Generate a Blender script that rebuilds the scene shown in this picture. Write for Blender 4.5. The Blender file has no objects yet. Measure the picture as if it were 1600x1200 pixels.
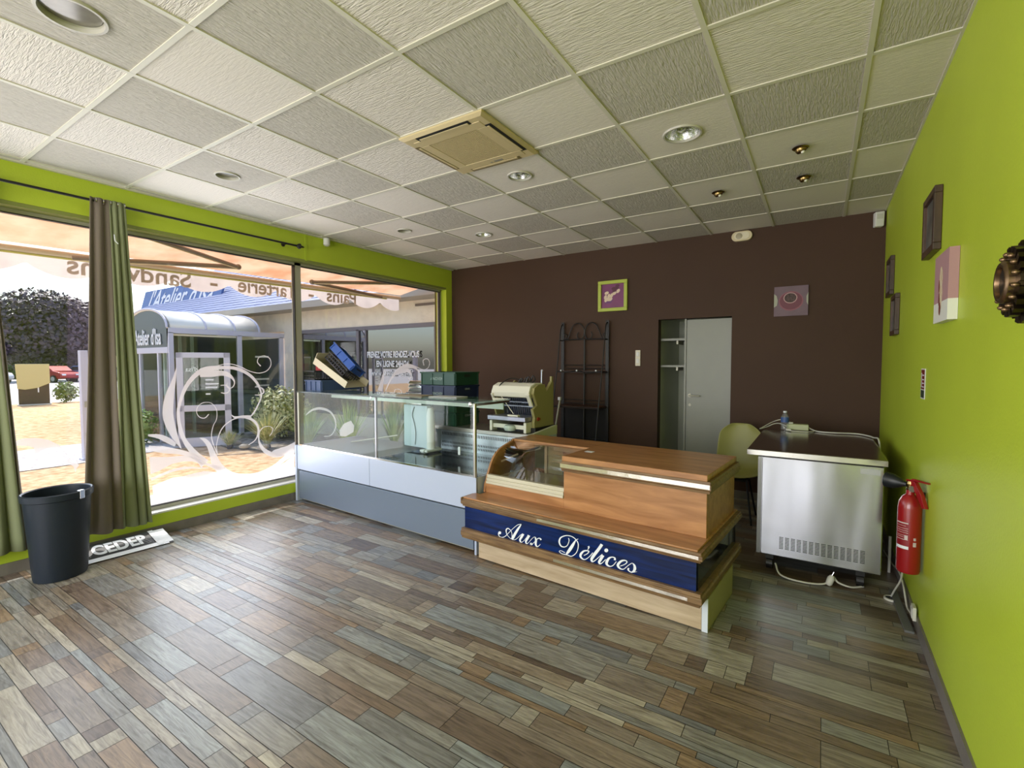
import bpy, bmesh, math, random
from mathutils import Vector, Matrix, noise
PI = math.pi
sc = bpy.context.scene
COL = sc.collection
random.seed(7)

# ---------------------------------------------------------------- camera, sky, sun, area lights, exposure
EYE = 1.49
cam = bpy.data.cameras.new('camera'); cam_o = bpy.data.objects.new('camera', cam); COL.objects.link(cam_o)
cam.sensor_width = 36.0; cam.sensor_fit = 'HORIZONTAL'; cam.lens = 746.9 / 1600 * 36
cam.clip_start = 0.05; cam.clip_end = 400
YAW, PITCH, ROLL = 0.5732, -0.0441, -0.0014
_f = Vector((-math.sin(YAW) * math.cos(PITCH), math.cos(YAW) * math.cos(PITCH), math.sin(PITCH)))
_r = Vector((math.cos(YAW), math.sin(YAW), 0)); _u = _r.cross(_f)
_r2 = _r * math.cos(ROLL) + _u * math.sin(ROLL); _u2 = _u * math.cos(ROLL) - _r * math.sin(ROLL)
cam_o.matrix_world = Matrix(((_r2.x, _u2.x, -_f.x, 0), (_r2.y, _u2.y, -_f.y, 0), (_r2.z, _u2.z, -_f.z, EYE), (0, 0, 0, 1)))
sc.camera = cam_o

w = bpy.data.worlds.new('world'); sc.world = w; w.use_nodes = True
nt = w.node_tree; nt.nodes.clear()
sky = nt.nodes.new('ShaderNodeTexSky'); sky.sky_type = 'NISHITA'; sky.sun_disc = False
sky.sun_elevation = math.radians(48); sky.sun_rotation = math.radians(-35); sky.dust_density = 2.5; sky.air_density = 1.0; sky.ozone_density = 1.0
bg = nt.nodes.new('ShaderNodeBackground'); bg.inputs['Strength'].default_value = 0.28
out = nt.nodes.new('ShaderNodeOutputWorld')
nt.links.new(sky.outputs[0], bg.inputs[0]); nt.links.new(bg.outputs[0], out.inputs[0])

def lamp(name, kind, energy, loc, direction, color=(1, 1, 1), **kw):
    l = bpy.data.lights.new(name, kind); l.energy = energy; l.color = color
    for k, v in kw.items(): setattr(l, k, v)
    o = bpy.data.objects.new(name, l); COL.objects.link(o); o.location = loc
    o.rotation_euler = Vector(direction).to_track_quat('-Z', 'Y').to_euler()
    return o
lamp('sun', 'SUN', 3.6, (-10, 12, 12), (0.735, -0.05, -1.0), (1.0, 0.95, 0.88), angle=0.009)
# area lamp added at the glazed shop front behind the camera, brightens the room
lamp('daylight_fill_front', 'AREA', 190, (-2.2, -3.2, 1.5), (0, 1, 0.04), (1.0, 0.965, 0.97), shape='RECTANGLE', size=4.2, size_y=2.2)
# area lamp added inside the long left shop window, boosts its daylight
lamp('daylight_fill_left', 'AREA', 92, (-4.86, .3, 1.45), (1, 0, -0.05), (0.82, 0.90, 1.0), shape='RECTANGLE', size=5.2, size_y=2.2)
vs = sc.view_settings; vs.view_transform = 'Standard'; vs.look = 'None'; vs.gamma = 1; vs.exposure = 0.35; vs.use_curve_mapping = False
sc.cycles.max_bounces = 10; sc.cycles.diffuse_bounces = 5; sc.cycles.glossy_bounces = 4; sc.cycles.transmission_bounces = 6
sc.cycles.transparent_max_bounces = 16; sc.cycles.caustics_reflective = False; sc.cycles.caustics_refractive = False
sc.cycles.sample_clamp_indirect = 6.0

# ---------------------------------------------------------------- materials
def srgb(r, g, b):
    f = lambda c: (c / 255) / 12.92 if c / 255 <= 0.04045 else ((c / 255 + 0.055) / 1.055) ** 2.4
    return (f(r), f(g), f(b), 1)
MATS = {}
def mat(name, c=(0.5, 0.5, 0.5), rough=0.5, metal=0.0, spec=0.5, alpha=1.0, bump=0.0, bscale=60, bdet=4, var=0.0, vscale=3.0, stretch=None, coat=0.0, trans=0.0, c2=None, emit=None):
    if name in MATS: return MATS[name]
    m = bpy.data.materials.new(name); m.use_nodes = True; n = m.node_tree; p = n.nodes['Principled BSDF']; p.distribution = 'GGX'
    col = srgb(*c) if max(c) > 1.01 else (*c, 1)
    p.inputs['Base Color'].default_value = col; p.inputs['Roughness'].default_value = rough
    p.inputs['Metallic'].default_value = metal; p.inputs['Specular IOR Level'].default_value = spec
    p.inputs['Coat Weight'].default_value = coat; p.inputs['Transmission Weight'].default_value = trans
    p.inputs['Alpha'].default_value = alpha
    tc = n.nodes.new('ShaderNodeTexCoord'); mp = n.nodes.new('ShaderNodeMapping')
    n.links.new(tc.outputs['Object'], mp.inputs[0])
    if stretch: mp.inputs['Scale'].default_value = stretch
    if var > 0 or c2 is not None:
        nz = n.nodes.new('ShaderNodeTexNoise'); nz.inputs['Scale'].default_value = vscale; nz.inputs['Detail'].default_value = 6
        n.links.new(mp.outputs[0], nz.inputs['Vector'])
        rp = n.nodes.new('ShaderNodeValToRGB'); rp.color_ramp.elements[0].position = 0.32; rp.color_ramp.elements[1].position = 0.68
        a = col; b = srgb(*c2) if c2 is not None else tuple(min(1, x * (1 + var)) for x in col[:3]) + (1,)
        if c2 is None: a = tuple(x * (1 - var) for x in col[:3]) + (1,)
        rp.color_ramp.elements[0].color = a; rp.color_ramp.elements[1].color = b
        n.links.new(nz.outputs[0], rp.inputs[0]); n.links.new(rp.outputs[0], p.inputs['Base Color'])
    if bump > 0:
        nb = n.nodes.new('ShaderNodeTexNoise'); nb.inputs['Scale'].default_value = bscale; nb.inputs['Detail'].default_value = bdet
        n.links.new(mp.outputs[0], nb.inputs['Vector'])
        bp = n.nodes.new('ShaderNodeBump'); bp.inputs['Strength'].default_value = bump; bp.inputs['Distance'].default_value = 0.01
        n.links.new(nb.outputs[0], bp.inputs['Height']); n.links.new(bp.outputs[0], p.inputs['Normal'])
    MATS[name] = m; return m
def wood(name, c1, c2, rough=0.35, scale=(1.5, 14, 14), det=7):
    m = bpy.data.materials.new(name); m.use_nodes = True; n = m.node_tree; p = n.nodes['Principled BSDF']; p.inputs['Roughness'].default_value = rough
    tc = n.nodes.new('ShaderNodeTexCoord'); mp = n.nodes.new('ShaderNodeMapping'); mp.inputs['Scale'].default_value = scale
    n.links.new(tc.outputs['Object'], mp.inputs[0])
    nz = n.nodes.new('ShaderNodeTexNoise'); nz.inputs['Scale'].default_value = 2.2; nz.inputs['Detail'].default_value = det; nz.inputs['Distortion'].default_value = 0.6
    n.links.new(mp.outputs[0], nz.inputs['Vector'])
    rp = n.nodes.new('ShaderNodeValToRGB'); e = rp.color_ramp.elements; e[0].position = 0.3; e[1].position = 0.72
    e[0].color = srgb(*c1); e[1].color = srgb(*c2)
    n.links.new(nz.outputs[0], rp.inputs[0]); n.links.new(rp.outputs[0], p.inputs['Base Color'])
    MATS[name] = m; return m
def pane_mat(name, tint=(1, 1, 1), refl=1.0, haze=0.0, base=0.04):
    m = bpy.data.materials.new(name); m.use_nodes = True; n = m.node_tree; n.nodes.clear()
    o = n.nodes.new('ShaderNodeOutputMaterial'); t = n.nodes.new('ShaderNodeBsdfTransparent'); g = n.nodes.new('ShaderNodeBsdfGlossy')
    t.inputs[0].default_value = (*tint, 1); g.inputs['Roughness'].default_value = 0.02; g.inputs[0].default_value = (refl, refl, refl, 1)
    fr = n.nodes.new('ShaderNodeLayerWeight'); fr.inputs['Blend'].default_value = 0.5
    pw = n.nodes.new('ShaderNodeMath'); pw.operation = 'POWER'; pw.inputs[1].default_value = 5.0; n.links.new(fr.outputs['Facing'], pw.inputs[0])
    ma = n.nodes.new('ShaderNodeMath'); ma.operation = 'MULTIPLY_ADD'; ma.inputs[1].default_value = 0.97 - base; ma.inputs[2].default_value = base; n.links.new(pw.outputs[0], ma.inputs[0])
    mx = n.nodes.new('ShaderNodeMixShader'); n.links.new(ma.outputs[0], mx.inputs[0]); n.links.new(t.outputs[0], mx.inputs[1]); n.links.new(g.outputs[0], mx.inputs[2])
    last = mx
    if haze > 0:
        d = n.nodes.new('ShaderNodeBsdfDiffuse'); d.inputs[0].default_value = (0.9, 0.9, 0.92, 1)
        m2 = n.nodes.new('ShaderNodeMixShader'); m2.inputs[0].default_value = haze
        n.links.new(mx.outputs[0], m2.inputs[1]); n.links.new(d.outputs[0], m2.inputs[2]); last = m2
    n.links.new(last.outputs[0], o.inputs[0]); MATS[name] = m; return m
def sticker_mat(name, c, opac):
    # frosted film: half transparent, half translucent so daylight glows through it
    m = bpy.data.materials.new(name); m.use_nodes = True; n = m.node_tree; n.nodes.clear()
    o = n.nodes.new('ShaderNodeOutputMaterial'); t = n.nodes.new('ShaderNodeBsdfTransparent')
    d = n.nodes.new('ShaderNodeBsdfDiffuse'); l = n.nodes.new('ShaderNodeBsdfTranslucent')
    d.inputs[0].default_value = (*c, 1); l.inputs[0].default_value = (*c, 1)
    a = n.nodes.new('ShaderNodeMixShader'); a.inputs[0].default_value = 0.8; n.links.new(d.outputs[0], a.inputs[1]); n.links.new(l.outputs[0], a.inputs[2])
    b = n.nodes.new('ShaderNodeMixShader'); b.inputs[0].default_value = opac; n.links.new(t.outputs[0], b.inputs[1]); n.links.new(a.outputs[0], b.inputs[2])
    n.links.new(b.outputs[0], o.inputs[0]); MATS[name] = m; return m
def fabric_glow(name, c, c2=None, tr=0.5, scale=2.0):
    m = bpy.data.materials.new(name); m.use_nodes = True; n = m.node_tree; n.nodes.clear()
    o = n.nodes.new('ShaderNodeOutputMaterial'); d = n.nodes.new('ShaderNodeBsdfDiffuse'); l = n.nodes.new('ShaderNodeBsdfTranslucent')
    tc = n.nodes.new('ShaderNodeTexCoord'); nz = n.nodes.new('ShaderNodeTexNoise'); nz.inputs['Scale'].default_value = scale; nz.inputs['Detail'].default_value = 7
    n.links.new(tc.outputs['Object'], nz.inputs['Vector'])
    rp = n.nodes.new('ShaderNodeValToRGB'); rp.color_ramp.elements[0].position = .3; rp.color_ramp.elements[1].position = .6
    rp.color_ramp.elements[0].color = srgb(*(c2 or c)); rp.color_ramp.elements[1].color = srgb(*c)
    n.links.new(nz.outputs[0], rp.inputs[0]); n.links.new(rp.outputs[0], d.inputs[0]); n.links.new(rp.outputs[0], l.inputs[0])
    a = n.nodes.new('ShaderNodeMixShader'); a.inputs[0].default_value = tr; n.links.new(d.outputs[0], a.inputs[1]); n.links.new(l.outputs[0], a.inputs[2])
    n.links.new(a.outputs[0], o.inputs[0]); MATS[name] = m; return m

GREEN = mat('green_paint', (184, 203, 58), 0.45, spec=0.35, bump=0.12, bscale=90, var=0.05, vscale=1.2)
BROWN = mat('brown_paint', (75, 55, 43), 0.6, spec=0.2, bump=0.15, bscale=120, var=0.08, vscale=0.8)
WHITE = mat('white_paint', (225, 225, 222), 0.4)
CREAM = mat('cream_plastic', (214, 200, 165), 0.45)
CHROME = mat('chrome', (0.75, 0.75, 0.75), 0.12, 1.0)
BRASS = mat('aged_brass', (150, 125, 80), 0.25, 1.0)
STEEL = mat('brushed_steel', (0.50, 0.51, 0.53), 0.24, 1.0, bump=0.05, bscale=3, var=0.10, vscale=1.6)
GALV = mat('galvanised_sheet', (0.55, 0.58, 0.62), 0.35, 1.0, var=0.3, vscale=5)
ALU = mat('aluminium_frame', (176, 173, 158), 0.42, 0.2)
BLACK = mat('black_metal', (22, 20, 20), 0.45)
BLACKP = mat('black_plastic', (20, 24, 30), 0.4, bump=0.05)
PANE = pane_mat('window_glass')
PANE_G = pane_mat('greenish_glass', (0.965, 0.99, 0.975), 0.4)
PANE_S = pane_mat('smoked_glass', (0.86, 0.83, 0.78))
PANE_D = pane_mat('dark_shop_glass', (0.22, 0.24, 0.26), 1.0, 0.0, 0.34)
FILM = sticker_mat('frosted_film', (0.97, 0.96, 0.98), 0.74)
WOODC = wood('beech_laminate', (146, 97, 57), (190, 138, 92), 0.3, (1.2, 9, 9))
WOODM = wood('dark_oak_moulding', (92, 66, 42), (142, 112, 76), 0.4, (2.5, 20, 20))
WOODL = wood('pale_oak_kick', (176, 152, 122), (205, 184, 156), 0.5, (1.5, 12, 12))
WOODB = wood('brown_shelf_board', (60, 36, 26), (84, 54, 38), 0.45)
BLUEP = wood('blue_varnished_panel', (3, 16, 46), (8, 40, 104), 0.10, (1.2, 16, 16)); BLUEP.node_tree.nodes['Principled BSDF'].inputs['Specular IOR Level'].default_value = .3
LETTER = mat('white_lettering', (235, 238, 245), 0.5)

# ---------------------------------------------------------------- mesh helpers
class MB:
    def __init__(s): s.bm = bmesh.new()
    def poly(s, pts):
        try: return s.bm.faces.new([s.bm.verts.new(p) for p in pts])
        except ValueError: return None
    def box(s, x0, x1, y0, y1, z0, z1):
        v = [s.bm.verts.new((x, y, z)) for x in (x0, x1) for y in (y0, y1) for z in (z0, z1)]
        for f in ((0, 1, 3, 2), (4, 6, 7, 5), (0, 4, 5, 1), (2, 3, 7, 6), (0, 2, 6, 4), (1, 5, 7, 3)):
            s.bm.faces.new([v[i] for i in f])
        return s
    def prism(s, pts, d0, d1, axis='x'):
        P = {'x': lambda a, b, d: (d, a, b), 'y': lambda a, b, d: (a, d, b), 'z': lambda a, b, d: (a, b, d)}[axis]
        A = [s.bm.verts.new(P(a, b, d0)) for a, b in pts]; B = [s.bm.verts.new(P(a, b, d1)) for a, b in pts]
        n = len(pts); s.bm.faces.new(A); s.bm.faces.new(B[::-1])
        for i in range(n): s.bm.faces.new((A[i], B[i], B[(i + 1) % n], A[(i + 1) % n]))
        return s
    def ring(s, c, ax, r, seg, squash=1.0):
        ax = Vector(ax).normalized(); t = Vector((0, 0, 1)) if abs(ax.z) < .9 else Vector((1, 0, 0))
        e1 = ax.cross(t).normalized(); e2 = ax.cross(e1)
        return [s.bm.verts.new(Vector(c) + e1 * r * math.cos(a) + e2 * r * squash * math.sin(a)) for a in [2 * PI * i / seg for i in range(seg)]]
    def loft(s, rings, cap=True):
        for A, B in zip(rings, rings[1:]):
            n = len(A)
            for i in range(n): s.bm.faces.new((A[i], A[(i + 1) % n], B[(i + 1) % n], B[i]))
        if cap: s.bm.faces.new(rings[0][::-1]); s.bm.faces.new(rings[-1])
        return s
    def cyl(s, p0, p1, r, seg=14, r2=None, cap=True):
        ax = Vector(p1) - Vector(p0)
        return s.loft([s.ring(p0, ax, r, seg), s.ring(p1, ax, r if r2 is None else r2, seg)], cap)
    def lathe(s, c, prof, seg=20, ax=(0, 0, 1), cap=True):
        ax = Vector(ax).normalized()
        return s.loft([s.ring(Vector(c) + ax * h, ax, max(r, 1e-4), seg) for r, h in prof], cap)
    def tube(s, pts, r, seg=8):
        pts = [Vector(p) for p in pts]; rings = []
        prev = None
        for i, p in enumerate(pts):
            d = (pts[min(i + 1, len(pts) - 1)] - pts[max(i - 1, 0)])
            if d.length < 1e-9: d = Vector((0, 0, 1))
            d.normalize()
            if prev is None:
                t = Vector((0, 0, 1)) if abs(d.z) < .9 else Vector((1, 0, 0)); e1 = d.cross(t).normalized()
            else:
                e1 = (prev - d * prev.dot(d)).normalized()
            prev = e1; e2 = d.cross(e1)
            rings.append([s.bm.verts.new(p + e1 * r * math.cos(a) + e2 * r * math.sin(a)) for a in [2 * PI * k / seg for k in range(seg)]])
        return s.loft(rings)
    def sphere(s, c, r, sq=(1, 1, 1), seg=14):
        n = seg // 2; R = []
        for i in range(1, n):
            a = PI * i / n
            R.append([s.bm.verts.new((c[0] + r * sq[0] * math.sin(a) * math.cos(b), c[1] + r * sq[1] * math.sin(a) * math.sin(b), c[2] + r * sq[2] * math.cos(a))) for b in [2 * PI * k / seg for k in range(seg)]])
        return s.loft(R[::-1])
def bez(pts, n=8):
    out = []; P = [Vector(p) for p in pts]; Q = [P[0] * 2 - P[1]] + P + [P[-1] * 2 - P[-2]]
    for i in range(1, len(Q) - 2):
        a, b, c, d = Q[i - 1:i + 3]
        for k in range(n):
            t = k / n; out.append(.5 * ((2 * b) + (c - a) * t + (2 * a - 5 * b + 4 * c - d) * t * t + (3 * b - a - 3 * c + d) * t ** 3))
    out.append(P[-1]); return out
def obj(name, mb, m, parent=None, bevel=0.0, smooth=False, kind=None):
    bm = mb.bm if isinstance(mb, MB) else mb
    bmesh.ops.recalc_face_normals(bm, faces=bm.faces)
    me = bpy.data.meshes.new(name); bm.to_mesh(me); bm.free()
    if m: me.materials.append(m)
    if smooth:
        for p in me.polygons: p.use_smooth = True
        try: me.set_sharp_from_angle(angle=math.radians(38))
        except Exception: pass
    o = bpy.data.objects.new(name, me); COL.objects.link(o)
    if parent: o.parent = parent
    if bevel > 0:
        b = o.modifiers.new('bevel', 'BEVEL'); b.width = bevel; b.segments = 2; b.limit_method = 'ANGLE'
    if kind: o['kind'] = kind
    return o
def tag(o, label, cat, group=None, kind=None):
    o['label'] = label; o['category'] = cat
    if group: o['group'] = group
    if kind: o['kind'] = kind
    return o
def thing(name, label, cat, loc=(0, 0, 0), rz=0.0, group=None, rot=None):
    o = bpy.data.objects.new(name, None); COL.objects.link(o); o.location = loc; o.rotation_euler = rot or (0, 0, rz)
    o.empty_display_size = 0.1
    return tag(o, label, cat, group)
def dup(root, loc=None, rz=None, label=None, group=None, scale=None):
    r = root.copy(); COL.objects.link(r)
    if loc is not None: r.location = loc
    if rz is not None: r.rotation_euler = (0, 0, rz)
    if scale is not None: r.scale = (scale,) * 3
    if label: r['label'] = label
    if group: r['group'] = group
    for ch in list(root.children):
        c = ch.copy(); COL.objects.link(c); c.parent = r
        for g in list(ch.children):
            d = g.copy(); COL.objects.link(d); d.parent = c
    return r
def struct(name, mb, m, parent=None, **k):
    return obj(name, mb, m, parent, kind='structure', **k)
def text(name, body, size, m, parent, origin, xdir, zdir, extrude=0.002, align='CENTER', shear=0.0, sx=1.0, offset=0.0, fit=None):
    cu = bpy.data.curves.new(name, 'FONT'); cu.body = body; cu.size = size; cu.extrude = extrude; cu.align_x = align; cu.align_y = 'CENTER'; cu.shear = shear; cu.offset = offset
    t = bpy.data.objects.new(name, cu); COL.objects.link(t)
    dg = bpy.context.evaluated_depsgraph_get(); me = bpy.data.meshes.new_from_object(t.evaluated_get(dg)); bpy.data.objects.remove(t); bpy.data.curves.remove(cu)
    if fit:
        xs = [v.co.x for v in me.vertices]; ys = [v.co.y for v in me.vertices]; a_, b_ = (min(xs) + max(xs)) / 2, (min(ys) + max(ys)) / 2
        for v in me.vertices: v.co.x = (v.co.x - a_) * fit[0] / (max(xs) - min(xs)); v.co.y = (v.co.y - b_) * fit[1] / (max(ys) - min(ys))
    X = Vector(xdir).normalized(); Z = Vector(zdir).normalized(); N = X.cross(Z)
    M = Matrix(((X.x * sx, Z.x, N.x, origin[0]), (X.y * sx, Z.y, N.y, origin[1]), (X.z * sx, Z.z, N.z, origin[2]), (0, 0, 0, 1)))
    me.transform(M); me.materials.clear(); me.materials.append(m)
    o = bpy.data.objects.new(name, me); COL.objects.link(o)
    if parent: o.parent = parent
    return o
def strokes(data, place, thick=0.0):
    mb = MB()
    for A, B in data['s']:
        for i in range(len(A) - 1): mb.poly([place(*A[i]), place(*A[i + 1]), place(*B[i + 1]), place(*B[i])])
    for P in data['p']: mb.poly([place(*q) for q in P])
    return mb
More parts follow.
